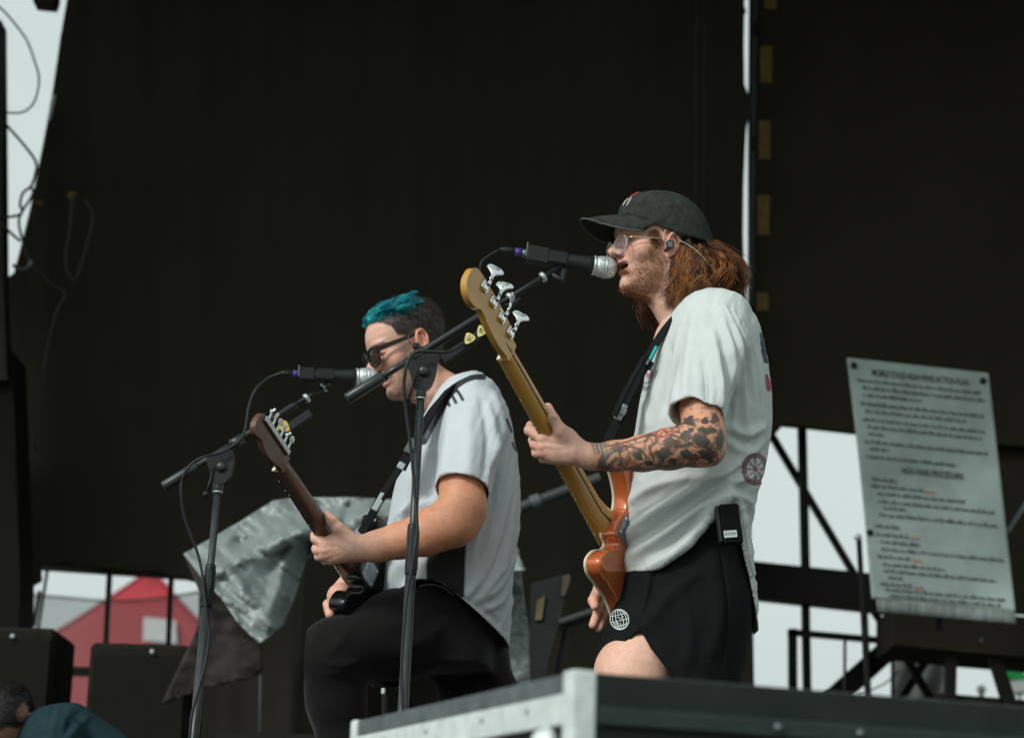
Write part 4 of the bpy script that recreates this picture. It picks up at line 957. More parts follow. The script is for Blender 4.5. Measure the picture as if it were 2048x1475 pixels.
U_ = [-.123, -.115, -.105, -.092, -.080, -.068, -.058, -.048, -.036, -.020, 0, .018, .030, .045, .065, .085, .105, .116, .124]
FF = [.070, .084, .0945, .099, .0985, .1015, .1015, .1035, .1045, .1035, .1050, .1120, .1155, .1150, .109, .097, .074, .050, .015]
FB = [.040, .018, .002, -.012, -.022, -.032, -.040, -.048, -.058, -.070, -.080, -.087, -.090, -.093, -.093, -.086, -.066, -.044, -.012]
WW = [.016, .030, .041, .048, .0535, .0575, .060, .0625, .065, .067, .0690, .0715, .0735, .0750, .0745, .068, .052, .036, .010]
def head_field(q):
    """q in head axes (forward, up, side)"""
    f, u, l = q[:, 0], q[:, 1], np.abs(q[:, 2])
    qs = np.stack([f, u, l], 1)
    ff = np.interp(u, U_, FF); fb = np.interp(u, U_, FB); w = np.interp(u, U_, WW); fc = np.interp(u, [-.12, -.05, .02, .12], [.045, .012, -.002, 0.0])
    a = np.where(f > fc, ff - fc, fc - fb); e = np.where(f > fc, 2.35, 2.1)
    r = (np.abs((f - fc) / a) ** e + (l / w) ** e) ** (1 / e)
    d = (r - 1) * np.minimum(a, w) * .9
    d = np.maximum(d, np.maximum(u - .124, -.124 - u))
    d = smin(d, ell(qs, (.086, .024, .026), (.022, .009, .026)), .012)          # brow ridge
    d = smin(d, ell(qs, (.070, -.022, .042), (.026, .020, .022)), .018)         # cheekbone
    d = smax(d, -ell(qs, (.112, .004, .033), (.020, .0135, .020)), .009)        # eye socket
    d = smin(d, ell(qs, (.0865, .0035, .033), (.0125, .0125, .0135)), .002)     # eyeball and lid
    d = smin(d, caps(qs, (.106, .014, 0), (.1265, -.022, 0), .0065, .0092), .012)  # nose
    d = smin(d, ell(qs, (.1275, -.025, 0), (.0095, .0085, .0100)), .006)
    d = smin(d, ell(qs, (.1135, -.0275, .0125), (.0115, .0085, .0065)), .005)   # wing
    d = smax(d, -ell(qs, (.1195, -.0345, .0065), (.005, .004, .0032)), .003)    # nostril
    return d, qs
def mouth(d, qs, openm):
    u0 = -.058
    d = smin(d, ell(qs, (.1005, u0 + .007 + openm, 0), (.0125, .0065, .0235)), .005)   # upper lip
    d = smin(d, ell(qs, (.0960, u0 - .0075 - openm, 0), (.0120, .0068, .0210)), .005)  # lower lip
    d = smax(d, -ell(qs, (.0985, u0, 0), (.024, .0025 + openm, .0215)), .003)          # gap
    d = smin(d, ell(qs, (.087, -.098, 0), (.0165, .0155, .020)), .014)                 # chin
    return d
def ear_field(q, side=1, c=V(-.006, -.004, .0755)):
    q = q * V(1, 1, side)
    return nearby(q, c, .055, lambda qq: _ear(qq, c))
def _ear(q, c):
    t = math.radians(12); Rr = np.array([[math.cos(t), -math.sin(t), 0], [math.sin(t), math.cos(t), 0], [0, 0, 1]])
    k = math.radians(20); Ry = np.array([[math.cos(k), 0, -math.sin(k)], [0, 1, 0], [math.sin(k), 0, math.cos(k)]])
    p = (q - c) @ Rr @ Ry
    d = ell(p, (0, -.001, -.002), (.0165, .028, .0050))
    arc = [(.0125 * 1.0, -.002), (.0150, .012), (.0085, .0255), (-.004, .0290), (-.0150, .021), (-.0180, .006), (-.0155, -.009), (-.008, -.020)]
    pts = [V(x, y, .0045) for x, y in spline(arc, 3)]
    d = smin(d, chain(p, pts, [.0034] * len(pts), .002), .003)
    d = smax(d, -ell(p, (.001, -.001, .0055), (.0095, .0155, .0062)), .003)
    d = smin(d, chain(p, [V(-.009, -.012, .003), V(-.010, .004, .004), V(-.004, .014, .0035)], [.003, .003, .0028], .003), .004)
    d = smin(d, ell(p, (.0115, -.006, .003), (.0042, .0062, .0042)), .003)
    d = smin(d, ell(p, (.0015, -.0255, .001), (.0078, .0078, .0044)), .006)
    return d
def head_skin(fr, neck, openm, ears=(1, -1)):
    """field in world space of head + neck"""
    na, nb, ra, rb = neck
    def fn(P):
        q = fr.loc(P); d, qs = head_field(q); d = mouth(d, qs, openm)
        d = smin(d, caps(P, na, nb, ra, rb), .022)
        d = smin(d, caps(P, fr.w(-.012, -.05, .055), (nb + na) / 2 + V(-.02, -.05, 0), .012, .012), .02)
        for s in ears: d = smin(d, ear_field(q, s, V(fr.ear[0], fr.ear[1], .0755)), .0045)
        return d
    return fn
def soft(x, a, b): t = np.clip((x - a) / (b - a), 0, 1); return t * t * (3 - 2 * t)
def mixc(c, col, w): return c * (1 - w[:, None]) + np.asarray(col) * w[:, None]

def head_paint(v, fr, skin, beard_w, beard_col, hair_w=None, hair_col=None, seed=1):
    q = fr.loc(v); f, u, l = q[:, 0], q[:, 1], np.abs(q[:, 2]); n = len(v)
    c = np.tile(np.asarray(skin, float), (n, 1))
    nz = vnoise(v, seed, 160.) * .5 + vnoise(v, seed + 3, 420.) * .5
    red = np.clip(np.exp(-((f - .085) ** 2 / .0009 + (u + .022) ** 2 / .0007)) * .8 + np.exp(-((f - .125) ** 2 / .0003 + (u + .022) ** 2 / .0003)) * .8, 0, 1)
    c = mixc(c, np.asarray(skin) * V(1.06, .72, .68), red * .55)
    e0 = getattr(fr, 'ear', (0, 0)); ear = (l > .0705) & (((f - e0[0] + .002) / .023) ** 2 + ((u - e0[1]) / .034) ** 2 < 1)
    c[ear] *= V(1.06, .78, .72)
    if beard_w is not None: c = mixc(c, beard_col, np.clip(beard_w * (.78 + .35 * nz), 0, 1))
    if hair_w is not None: c = mixc(c, hair_col, np.clip(hair_w * (1 + .05 * nz), 0, 1))
    up = np.exp(-((f - .104) ** 2 / .00022 + (u + .049) ** 2 / .00003 + l ** 2 / .00045)); lo = np.exp(-((f - .099) ** 2 / .00022 + (u + .070) ** 2 / .00005 + l ** 2 / .00035))
    c = mixc(c, V(.70, .31, .29), np.clip(up * 1.3 + lo * 1.9, 0, .95))
    gap = (np.abs(u + .058) < .008) & (f < .0955) & (f > .06) & (l < .021) & (ell(q, (.0985, -.058, 0), (.026, .013, .0225)) < 0)
    c[gap] = (.03, .010, .010)
    brow = np.exp(-((u - .0235 - .0 * f) ** 2 / .00001)) * (l > .012) * (l < .056) * (f > .06); c = mixc(c, np.asarray(beard_col) * .8, np.clip(brow, 0, 1) * .85)
    lash = np.exp(-((u + .0015) ** 2 / .0000022)) * (np.hypot(f - .097, l - .033) < .0135) * (f > .085); c = mixc(c, (.05, .025, .02), np.clip(lash, 0, 1) * .9)
    eye = (np.hypot(u - .0028, l - .033) < .0058) & (f > .0965) & (u < .0045); c[eye] = (.16, .12, .10)
    return c
def short_hairs(v, nrmv, w, n, length, rad, dirs, cols, seed, lift=.35, pts=4, clump=0.0):
    """short hairs growing out of a surface; w = weight per vertex"""
    rg = np.random.default_rng(seed); p = np.clip(w, 0, None); p = p / p.sum(); i = rg.choice(len(v), n, p=p)
    root = v[i] + rg.normal(0, .0008, (n, 3)); nn = nrmv[i]; d = dirs(root) if callable(dirs) else np.tile(dirs, (n, 1))
    d = d - nn * (d * nn).sum(1)[:, None]; d /= np.linalg.norm(d, axis=1)[:, None] + 1e-9
    if clump: d = d + clump * np.stack([vnoise(root, seed + k, 75.) for k in range(3)], -1)
    d = d + nn * lift + rg.normal(0, .22, (n, 3)); d /= np.linalg.norm(d, axis=1)[:, None]
    L = length * rg.uniform(.5, 1.25, n) if np.isscalar(length) else length[i] * rg.uniform(.6, 1.2, n)
    t = np.linspace(0, 1, pts); bend = -nn * .35 + rg.normal(0, .15, (n, 3))
    path = root[:, None] - nn[:, None] * .001 + d[:, None] * (t[None, :, None] * L[:, None, None]) + bend[:, None] * ((t ** 2)[None, :, None] * L[:, None, None]) * .5
    rad_ = rad * rg.uniform(.7, 1.2, n)[:, None] * np.linspace(1, .25, pts)[None]
    vv, ff = strands_mesh(path, rad_); cc = np.asarray(cols)[rg.integers(0, len(cols), n)] * rg.uniform(.7, 1.25, n)[:, None]
    return vv, ff, np.repeat(cc, pts * 3, axis=0)
class Skin:
    def __init__(s): s.v = []; s.f = []; s.c = []; s.n = 0
    def add(s, v, f, c):
        s.f.append(f + s.n); s.v.append(v); s.c.append(c if np.ndim(c) == 2 else np.tile(c, (len(v), 1))); s.n += len(v)
    def build(s, name, m, parent, **k): return mk(name, np.vstack(s.v), np.vstack(s.f), m, parent, True, colors=np.vstack(s.c), **k)
def bounds(pts, pad):
    p = np.asarray(pts); return p.min(0) - pad, p.max(0) + pad
def limb(parts, pts, rr, h, color, k=.02, extra=None, pad=.02):
    fn = (lambda P: chain(P, pts, rr, k)) if extra is None else (lambda P: extra(P, chain(P, pts, rr, k)))
    lo, hi = bounds(pts, max(rr) + pad); v, f = mesh_sdf(fn, lo, hi, h); parts.add(v, f, color(v) if callable(color) else color); return v, f
def nail(c, p, m, cx, cy, rx, ry, ang, skin):
    a = math.radians(ang); dx, dy = p[:, 0] - cx, p[:, 1] - cy; x = dx * math.cos(a) + dy * math.sin(a); y = -dx * math.sin(a) + dy * math.cos(a); r = np.hypot(x / rx, y / ry)
    c = mixc(c, skin * V(.52, .42, .40), np.exp(-((r - 1.05) / .16) ** 2) * .75 * m); return mixc(c, skin * V(1.12, 1.02, 1.06), (1 - soft(r, .75, .98)) * .85 * m)
def crease_shade(c, p, m, lines, skin, w=1.6, k=.6):  # paints dark skin lines: shade between fingers, joint creases, faint veins
    for L in lines:
        d, t = seg_dist2(p, spline(np.array([(x, y, 0) for x, y in L], float), 5)[:, :2]); c = mixc(c, skin * V(.50, .36, .32), np.exp(-(d / w) ** 2) * np.sin(np.clip(t, .05, .95) * np.pi) ** .4 * k * m)
    return c
def hand_nails(c, v, spots, r=.0075, col=(.62, .40, .36)):
    for s in spots: c = mixc(c, col, np.exp(-((np.linalg.norm(v - s, axis=1) / r) ** 4)) * .8)
    return c

# cloth helpers -----------------------------------------------------
def loft_field(rows, Y0, e=2.3, tilt=0.0):
    """rows: (photo y, left x, right x, half width in depth); a trunk of stacked rounded sections"""
    z = []; xl = []; xr = []; b = []
    for y, l, r, hb in rows:
        a, c = at(l, y, Y0), at(r, y, Y0); z.append((a[2] + c[2]) / 2); xl.append(a[0]); xr.append(c[0]); b.append(hb)
    o = np.argsort(z); z, xl, xr, b = [np.array(t)[o] for t in (z, xl, xr, b)]
    zz = np.linspace(z[0], z[-1], 80)
    def sm(a):
        t = np.interp(zz, z, a); kk = np.array([1, 2, 3, 2, 1]) / 9.; tp = np.pad(t, 2, 'edge'); return np.convolve(tp, kk, 'valid')
    xl, xr, b = sm(xl), sm(xr), sm(b)
    def fn(P):
        Z = P[:, 2]; l = np.interp(Z, zz, xl); r = np.interp(Z, zz, xr); hb = np.interp(Z, zz, b); a = (r - l) / 2; xc = (r + l) / 2
        rr_ = (np.abs((P[:, 0] - xc) / a) ** e + np.abs((P[:, 1] - Y0) / hb) ** e) ** (1 / e)
        d = (rr_ - 1) * np.minimum(a, hb) * .92
        return np.maximum(d, np.maximum(zz[0] - Z, Z - zz[-1]))
    return fn
def poly_field(poly, Y):
    """signed distance (x,z) to an outline given in photo points on plane Y (negative inside)"""
    q = np.array([at(x, y, Y)[[0, 2]] for x, y in poly])
    def fn(P):
        Q = P[:, [0, 2]]; d, _ = seg_dist2(Q, np.vstack([q, q[:1]])); return np.where(inpoly(Q, q), -d, d)
    return fn
def add_folds(v, n, folds, cond=None, damp=1.0):
    """push cloth out / in along drawn fold lines (amp in mm, width in photo px), only on the side that shows"""
    p = pix(v); face = np.clip(-n[:, 1] * 1.4 + .15, 0, 1)
    if cond is not None: face = face * cond
    off = np.zeros(len(v))
    for line, amp, w in folds:
        L = np.array(line, float); lo, hi = L.min(0) - 3 * w, L.max(0) + 3 * w
        m = (p[:, 0] > lo[0]) & (p[:, 0] < hi[0]) & (p[:, 1] > lo[1]) & (p[:, 1] < hi[1]) & (face > 0)
        if not m.any(): continue
        ls = spline(L, 5)[:, :2] if len(L) > 2 else L
        d, t = seg_dist2(p[m], ls); fade = np.sin(np.clip(t, .02, .98) * np.pi) ** .5
        off[m] += amp * .001 * np.exp(-(d / w) ** 2) * fade
    return v + n * (off * face * damp)[:, None]
# ------------------------------------------------------------------ the bassist
bp = thing('person', 'person in black cap, round glasses, white t-shirt and black shorts holding an orange bass', 'person', at(1330, 1990, 0) * V(1, 1, 0))
HB = Frame(1327, 497, 0.0, 20, 0); HB.ear = HB.px(1343, 490, .078)
SK = V(.69, .42, .32)
body = Skin()
fn = head_skin(HB, (at(1322, 562, .0), at(1392, 668, .01), .052, .062), .0045)
lo, hi = HB.O - V(.16, .12, .20), HB.O + V(.15, .14, .17)
v, f = mesh_sdf(fn, lo, hi, .0023); v = relax(v, f, 1, .4)
pb = pix(v); qb = HB.loc(v)
def region_w(p, poly, soft_px=9):
    d, _ = seg_dist2(p, np.vstack([poly, poly[:1]])); s = np.where(inpoly(p, np.array(poly, float)), d, -d); return np.clip(s / soft_px * .5 + .5, 0, 1)
near = qb[:, 2] > -.01
BEARD = np.array([(1300, 474), (1312, 482), (1318, 500), (1330, 520), (1330, 550), (1322, 577), (1290, 603), (1258, 614), (1228, 594), (1232, 576), (1250, 571), (1262, 556), (1254, 546), (1236, 538), (1230, 528), (1240, 527), (1262, 540), (1272, 520), (1294, 502)], float)
bw = region_w(pb, BEARD) * (qb[:, 2] > -.05) * (qb[:, 1] < .03)
hairw = np.clip(soft(-qb[:, 0], .005, .02) * soft(qb[:, 1], -.10, -.07) * (np.abs(qb[:, 2]) < .0735), 0, 1)
cb_ = head_paint(v, HB, SK, bw * .62, V(.34, .165, .085), hairw, V(.06, .025, .012))
body.add(v, f, cb_); headV, headF, headN = v, f, vnormals(v, f)
# tattooed left arm and hand
Ya = -.285
arm = [at(1425, 690, -.165), at(1404, 815, -.248), at(1406, 872, -.272), at(1392, 886, -.285), at(1340, 897, -.29), at(1285, 906, -.295), at(1230, 912, -.30), at(1182, 913, -.303)]
armr = [.050, .045, .045, .044, .042, .036, .030, .0265]
wr = arm[-1]
def bass_hand(P, d):
    d = smin(d, ell(P, at(1398, 893, -.272), (.046, .040, .040)), .02)                          # elbow mass
    d = smin(d, ell(P, at(1424, 905, -.262), (.026, .03, .026)), .02)
    return smin(d, nearby(P, at(1115, 885, -.29), .15, lambda Q: _bhand(Q, np.full(len(Q), 1.0))), .015)
def _bhand(P, d):
    d = smin(d, caps(P, wr, at(1150, 905, -.306), .0255, .028), .02)
    d = smin(d, ell(P, at(1122, 899, -.300), (.046, .024, .033)), .014)
    mcp = [at(1086, 877, -.308), at(1085, 893, -.306), at(1086, 906, -.300), at(1098, 917, -.290)]
    pip = [at(1059, 860, -.285), at(1070, 888, -.275), at(1073, 905, -.266), at(1086, 917, -.262)]
    dip = [at(1062, 851, -.250), at(1066, 880, -.243), at(1072, 900, -.240), at(1084, 914, -.240)]
    tip = [at(1078, 852, -.232), at(1084, 880, -.226), at(1088, 898, -.224), at(1098, 912, -.226)]
    rr_ = [.0118, .0115, .0108, .0095]
    for i in range(4):
        d = smin(d, caps(P, at(1140, 890 + i * 6, -.300), mcp[i], .016, .0125 - i * .0006), .010)
        fi = chain(P, [mcp[i], pip[i], dip[i], tip[i]], [rr_[i] * 1.04, rr_[i], rr_[i] * .9, rr_[i] * .75], .003)
        d = smin(d, fi, .004)
        d = smin(d, ell(P, mcp[i] + V(-.002, -.006, 0), (.008, .006, .007)), .006)              # knuckle
        d = smin(d, caps(P, mcp[i] + V(.004, -.011, 0), at(1150, 893 + i * 5, -.328 + abs(i - 1.5) * .003), .0022, .0016), .006)  # tendon
    th = [at(1152, 890, -.312), at(1122, 862, -.326), at(1106, 837, -.328), at(1096, 814, -.322)]
    d = smin(d, chain(P, th, [.019, .0150, .0122, .0098], .005), .010)
    d = smin(d, ell(P, at(1104, 836, -.330), (.0130, .0125, .0120)), .004)
    d = smin(d, ell(P, at(1130, 872, -.312), (.024, .016, .020)), .012)
    return d
fnh = lambda P: bass_hand(P, chain(P, arm, armr, .02))
lo, hi = at(1040, 950, -.32), at(1465, 690, -.2); lo[1], hi[1] = -.42, -.12
v, f = mesh_sdf(fnh, lo - V(.01, 0, .02), hi, .0021); v = relax(v, f, 1, .4)
p = pix(v); nv = vnormals(v, f)
c = np.tile(SK * V(.88, .84, .84), (len(v), 1))
c = mixc(c, SK * V(1.05, .80, .74), np.exp(-((p[:, 0] - 1078) ** 2 / 260 + (p[:, 1] - 897) ** 2 / 420)) * .5)
nz = vnoise(v, 5, 120.) * .6 + vnoise(v, 6, 320.) * .4
c *= (1 + .06 * nz)[:, None]
armw = soft(p[:, 0], 1176, 1190); c = mixc(c, SK * V(.86, .68, .52), armw * .85)
fm = (nv[:, 1] < .1).astype(float)
c = nail(c, p, fm, 1096.5, 818, 4.6, 8, -14, SK * .9)
c = crease_shade(c, p, fm, [[(1062, 876), (1074, 882), (1088, 884)], [(1064, 897), (1074, 899), (1086, 899)], [(1072, 912), (1080, 912), (1092, 911)], [(1096, 834), (1104, 832), (1113, 836)], [(1097, 839), (1106, 837), (1116, 841)], [(1092, 868), (1100, 871), (1108, 866)]], SK, 1.7, .6)  # shade between the fingers put into the colour, with thumb joint creases
c = crease_shade(c, p, fm, [[(1078, 868), (1068, 862), (1061, 861)], [(1150, 884), (1138, 894), (1112, 898)], [(1160, 900), (1130, 912), (1104, 914)], [(1172, 896), (1168, 915), (1172, 934)], [(1120, 872), (1132, 884), (1150, 890)]], SK, 2.6, .22)
c = mixc(c, SK * V(1.12, .92, .84), np.exp(-((p[:, 0] - 1078) ** 2 / 60 + (p[:, 1] - 894) ** 2 / 40)) * .5)
INK, INKT, INKG, INKR, INKB = V(.035, .04, .042), V(.05, .11, .105), V(.06, .085, .055), V(.36, .055, .05), V(.13, .085, .05)
def blob(cx, cy, rx, ry, ang, col, w=.97, rough=.25, ring=0.0):
    global c
    a = math.radians(ang); dx, dy = p[:, 0] - cx, p[:, 1] - cy; x = dx * math.cos(a) + dy * math.sin(a); y = -dx * math.sin(a) + dy * math.cos(a)
    r = np.hypot(x / rx, y / ry) + rough * nz + .12 * np.sin(3 * np.arctan2(y, x) + cx)
    m = np.exp(-(((r - 1) / (ring / rx)) ** 2)) if ring else 1 - soft(r, .85, 1.08)
    w = 1 - (1 - w) * .35
    c = mixc(c, col, m * w * (nv[:, 1] < .25))
def stroke(pts, width, col, w=.9):
    global c
    d, _ = seg_dist2(p, spline(np.array(pts, float), 6)[:, :2]); c = mixc(c, col, (1 - soft(d, width * .5, width * .5 + 1.4)) * w * (nv[:, 1] < .25))
def quad(pts, col, w=.9):
    global c
    c = mixc(c, col, region_w(p, np.array(pts, float), 2.5) * w * (nv[:, 1] < .25))
quad([(1182, 886), (1212, 884), (1211, 905), (1190, 909)], INKT * .9, .8)
for x in (1188, 1196, 1204): stroke([(x, 886), (x + 6, 906)], 1.4, SK * .9, .7)
quad([(1193, 938), (1198, 916), (1206, 903), (1211, 915), (1206, 938)], INK * 1.2, .8); stroke([(1206, 934), (1212, 918), (1226, 903), (1243, 898)], 5.5, INKT); stroke([(1212, 936), (1222, 928), (1232, 916)], 7, INK * 1.4, .8)
blob(1262, 914, 27, 21, 10, INK, .9, .05, 1.6); stroke([(1240, 905), (1262, 893), (1284, 900), (1292, 914)], 1.6, INK)
blob(1277, 910, 11, 10, 0, INKG * .7, .9, .5); blob(1265, 922, 12, 5, 15, V(.42, .15, .07), .5, .3)
stroke([(1214, 892), (1250, 884), (1290, 871), (1312, 861)], 1.6, INK); stroke([(1222, 897), (1260, 889), (1296, 880)], 1.3, INK * 1.5, .7)
for i in range(46):
    rg_ = random.Random(i); x = 1212 + rg_.random() * 62; y = 896 - (x - 1212) * .14 + rg_.uniform(-6, 6); blob(x, y, 1.5, 1.5, 0, V(.12, .05, .04), .75, 0)
stroke([(1290, 883), (1298, 872), (1310, 870), (1312, 884), (1300, 894), (1306, 915)], 4.5, INKG * .8, .8)
blob(1326, 908, 17, 13, -10, INK * 1.2, .88, .5); blob(1343, 884, 18, 11, 20, INKB * .7, .85, .4); blob(1336, 874, 24, 12, -15, INK, .7, .1, 1.8)
blob(1323, 866, 11, 8, 0, INKR, .8, .2, 4); blob(1352, 860, 8, 5, -40, INKR * .9, .5, .3, 2); blob(1373, 869, 11, 9, 30, INK * 1.3, .9, .35); blob(1382, 860, 6, 6, 0, INK, .9, .3); stroke([(1340, 868), (1366, 877), (1378, 884)], 2.4, INK)
stroke([(1352, 893), (1366, 891), (1382, 887)], 6, INK * 1.2); blob(1400, 881, 15, 13, 25, INK * 1.3, .85, .5); blob(1400, 881, 16, 14, 25, INK, .9, .1, 1.8)
blob(1379, 841, 13, 9, 15, INK * 1.2, .85, .4); stroke([(1352, 852), (1370, 846), (1390, 850)], 2, INK); blob(1414, 861, 22, 8, 5, INKG * .75, .9, .35); blob(1410, 841, 8, 7, 0, INK, .85, .4); blob(1430, 838, 9, 10, 0, INK * 1.2, .8, .5)
blob(1373, 909, 14, 10, 20, INKT * .8, .85, .5); blob(1392, 914, 8, 8, 0, INKR * .8, .7, .4); blob(1416, 910, 20, 14, 20, INK * 1.1, .85, .55); blob(1440, 880, 8, 22, 0, INK * 1.5, .6, .6)
for a in range(7): stroke([(1412, 897), (1412 + 16 * math.cos(a * .5 - 2.6), 897 + 14 * math.sin(a * .5 - 2.6))], 1.6, INK, .8)
stroke([(1205, 940), (1260, 941), (1330, 937), (1390, 930)], 9, INK * 1.6, .55); stroke([(1300, 928), (1330, 931), (1360, 927)], 4, INKG, .7); blob(1297, 925, 8, 6, 0, INK * 1.3, .8, .5); blob(1345, 922, 9, 7, 0, INKB * .6, .8, .5)
for x in (1236, 1252, 1300, 1318, 1360, 1385, 1428): stroke([(x, 930), (x + 8, 918), (x + 4, 908)], 1.4, INK, .75)
tw_ = soft(vnoise(v, 41, 105.) * .7 + vnoise(v, 42, 260.) * .45, .16, .30) * soft(p[:, 0], 1192, 1215) * (p[:, 1] > 836); c = mixc(c, V(.10, .075, .055), tw_ * .62)
tg_ = soft(vnoise(v, 47, 90.), .45, .6) * soft(p[:, 0], 1250, 1300); c = mixc(c, INKG, tg_ * .5); c = mixc(c, INKR * .9, soft(vnoise(v, 53, 100.), .58, .72) * soft(p[:, 0], 1210, 1260) * .5)
body.add(v, f, c)
# right arm, mostly behind the bass
limb(body, [at(1420, 690, .2), at(1330, 930, .34), at(1225, 1120, .22), at(1206, 1190, .13)], [.055, .045, .032, .026], .004, SK)
fh = [(at(1207, 1195, .12), at(1196, 1225, .09), at(1186, 1249, .075)), (at(1214, 1198, .13), at(1207, 1232, .10), at(1198, 1256, .085)), (at(1222, 1200, .14), at(1216, 1232, .11), at(1212, 1252, .10)), (at(1196, 1180, .11), at(1186, 1200, .06), at(1190, 1212, .04))]
def rhand(P, d):
    d = smin(d, ell(P, at(1212, 1188, .13), (.03, .035, .032)), .01)
    for a_, b_, c_ in fh: d = smin(d, chain(P, [a_, b_, c_], [.0125, .0118, .0098], .003), .004)
    return d
limb(body, [at(1212, 1170, .15), at(1212, 1190, .13)], [.024, .024], .003, lambda v: hand_nails(np.tile(SK * V(1.02, .9, .86), (len(v), 1)), v, []), extra=rhand, pad=.09)
# legs, torso core
limb(body, [at(1390, 1160, -.055), at(1335, 1262, -.075), at(1268, 1348, -.085), at(1225, 1520, -.14), at(1225, 1540, -.14), at(1262, 1750, -.13), at(1290, 1940, -.12)], [.088, .086, .084, .060, .058, .050, .036], .006, SK * V(1.0, .97, .93))
limb(body, [at(1390, 1150, .1), at(1402, 1400, .12), at(1425, 1560, .13), at(1440, 1760, .14), at(1450, 1960, .15)], [.098, .085, .058, .050, .036], .008, SK)
limb(body, [at(1400, 700, .0), at(1390, 900, .0), at(1380, 1150, .0)], [.11, .11, .115], .012, SK)
bobj = body.build('body', M_skin, bp)
for nm, x, Y in (('shoe', 1285, -.12), ('shoe', 1445, .15)):
    a = at(x, 1960, Y); g0 = V(a[0], Y, 0)
    vv, ff = mesh_sdf(lambda P: np.maximum(smin(chain(P, [g0 + V(.05, 0, .04), g0 + V(-.08, 0, .035), g0 + V(-.17, 0, .03)], [.045, .045, .038], .02), caps(P, g0 + V(.03, 0, .04), g0 + V(.03, 0, .10), .045, .045), .02), .004 - P[:, 2]), g0 - V(.24, .07, .01), g0 + V(.12, .07, .16), .006)
    mk(nm, vv, ff, M_rubber, bp)

# ---- shirt
ROWS = [(588, 1400, 1432, .04), (594, 1384, 1462, .10), (606, 1364, 1486, .145), (625, 1346, 1502, .175), (650, 1328, 1514, .195), (690, 1310, 1528, .205), (740, 1292, 1537, .205), (800, 1281, 1543, .20), (850, 1272, 1545, .192), (900, 1264, 1540, .187), (950, 1252, 1527, .182), (1000, 1244, 1512, .18), (1050, 1240, 1504, .18), (1100, 1237, 1506, .184), (1200, 1235, 1516, .188), (1260, 1235, 1516, .188)]
tor = loft_field(ROWS, 0.0)
hemn = poly_field([(1100, 400), (1700, 400), (1700, 1300), (1540, 1300), (1505, 1146), (1494, 1112), (1478, 1048), (1462, 1010), (1444, 1002), (1428, 1012), (1412, 1040), (1394, 1078), (1360, 1112), (1310, 1140), (1282, 1141), (1262, 1136), (1232, 1121), (1100, 1105)], -.17)
hemf = poly_field([(1100, 400), (1700, 400), (1700, 1085), (1506, 1085), (1400, 1140), (1232, 1179), (1100, 1180)], .1)
SA, SBn = at(1438, 668, -.155), at(1393, 832, -.262)
sdir = nrm(SBn - SA)
def sleeve(P, extra=0.0, cut=True):
    q = P - SA; t = q @ sdir; L = np.linalg.norm(SBn - SA); tt = np.clip(t / L, 0, 1.15)
    e1 = nrm(V(1, 0, 0) - sdir * sdir[0]); e2 = np.cross(sdir, e1); a = .072 - .008 * tt; b = .070 - .010 * tt
    ra = np.hypot((q @ e1) / a, (q @ e2) / b); d = (ra - 1) * b
    d = np.where(t < 0, np.linalg.norm(q, axis=1) - .068, d)
    if cut: d = np.maximum(d, t - L - .004 * np.sin(6 * (q @ e1) / a))
    else: d = np.maximum(d, t - L - .05)
    return d
fars = [at(1440, 668, .16), at(1385, 860, .27)]
def solid(P, cut):
    d = tor(P); d = smin(d, sleeve(P, cut=cut), .018)
    s2 = caps(P, fars[0], fars[1], .068, .062)
    if cut: s2 = np.maximum(s2, (P - fars[1]) @ nrm(fars[1] - fars[0]))
    d = smin(d, s2, .02)
    return d
neckh = (at(1335, 585, -.005), at(1408, 640, .005))
def shirt_fn(P):
    o = solid(P, True); i = solid(P, False) + .0065
    d = np.maximum(o, -i)
    h = np.where(P[:, 1] < .07, hemn(P), hemf(P)); d = np.maximum(d, h)
    d = np.maximum(d, -caps(P, neckh[0], neckh[1], .062, .064))
    return d
lo, hi = at(1225, 1270, 0), at(1570, 570, 0); lo[1], hi[1] = -.36, .36
v, f = mesh_sdf(shirt_fn, lo - V(.02, 0, .02), hi + V(.02, 0, .02), .0034, margin=1.7); v = relax(v, f, 2, .5); n = vnormals(v, f)
outer = np.clip(1 - np.abs(solid(v, True)) / .0045, 0, 1) > .25
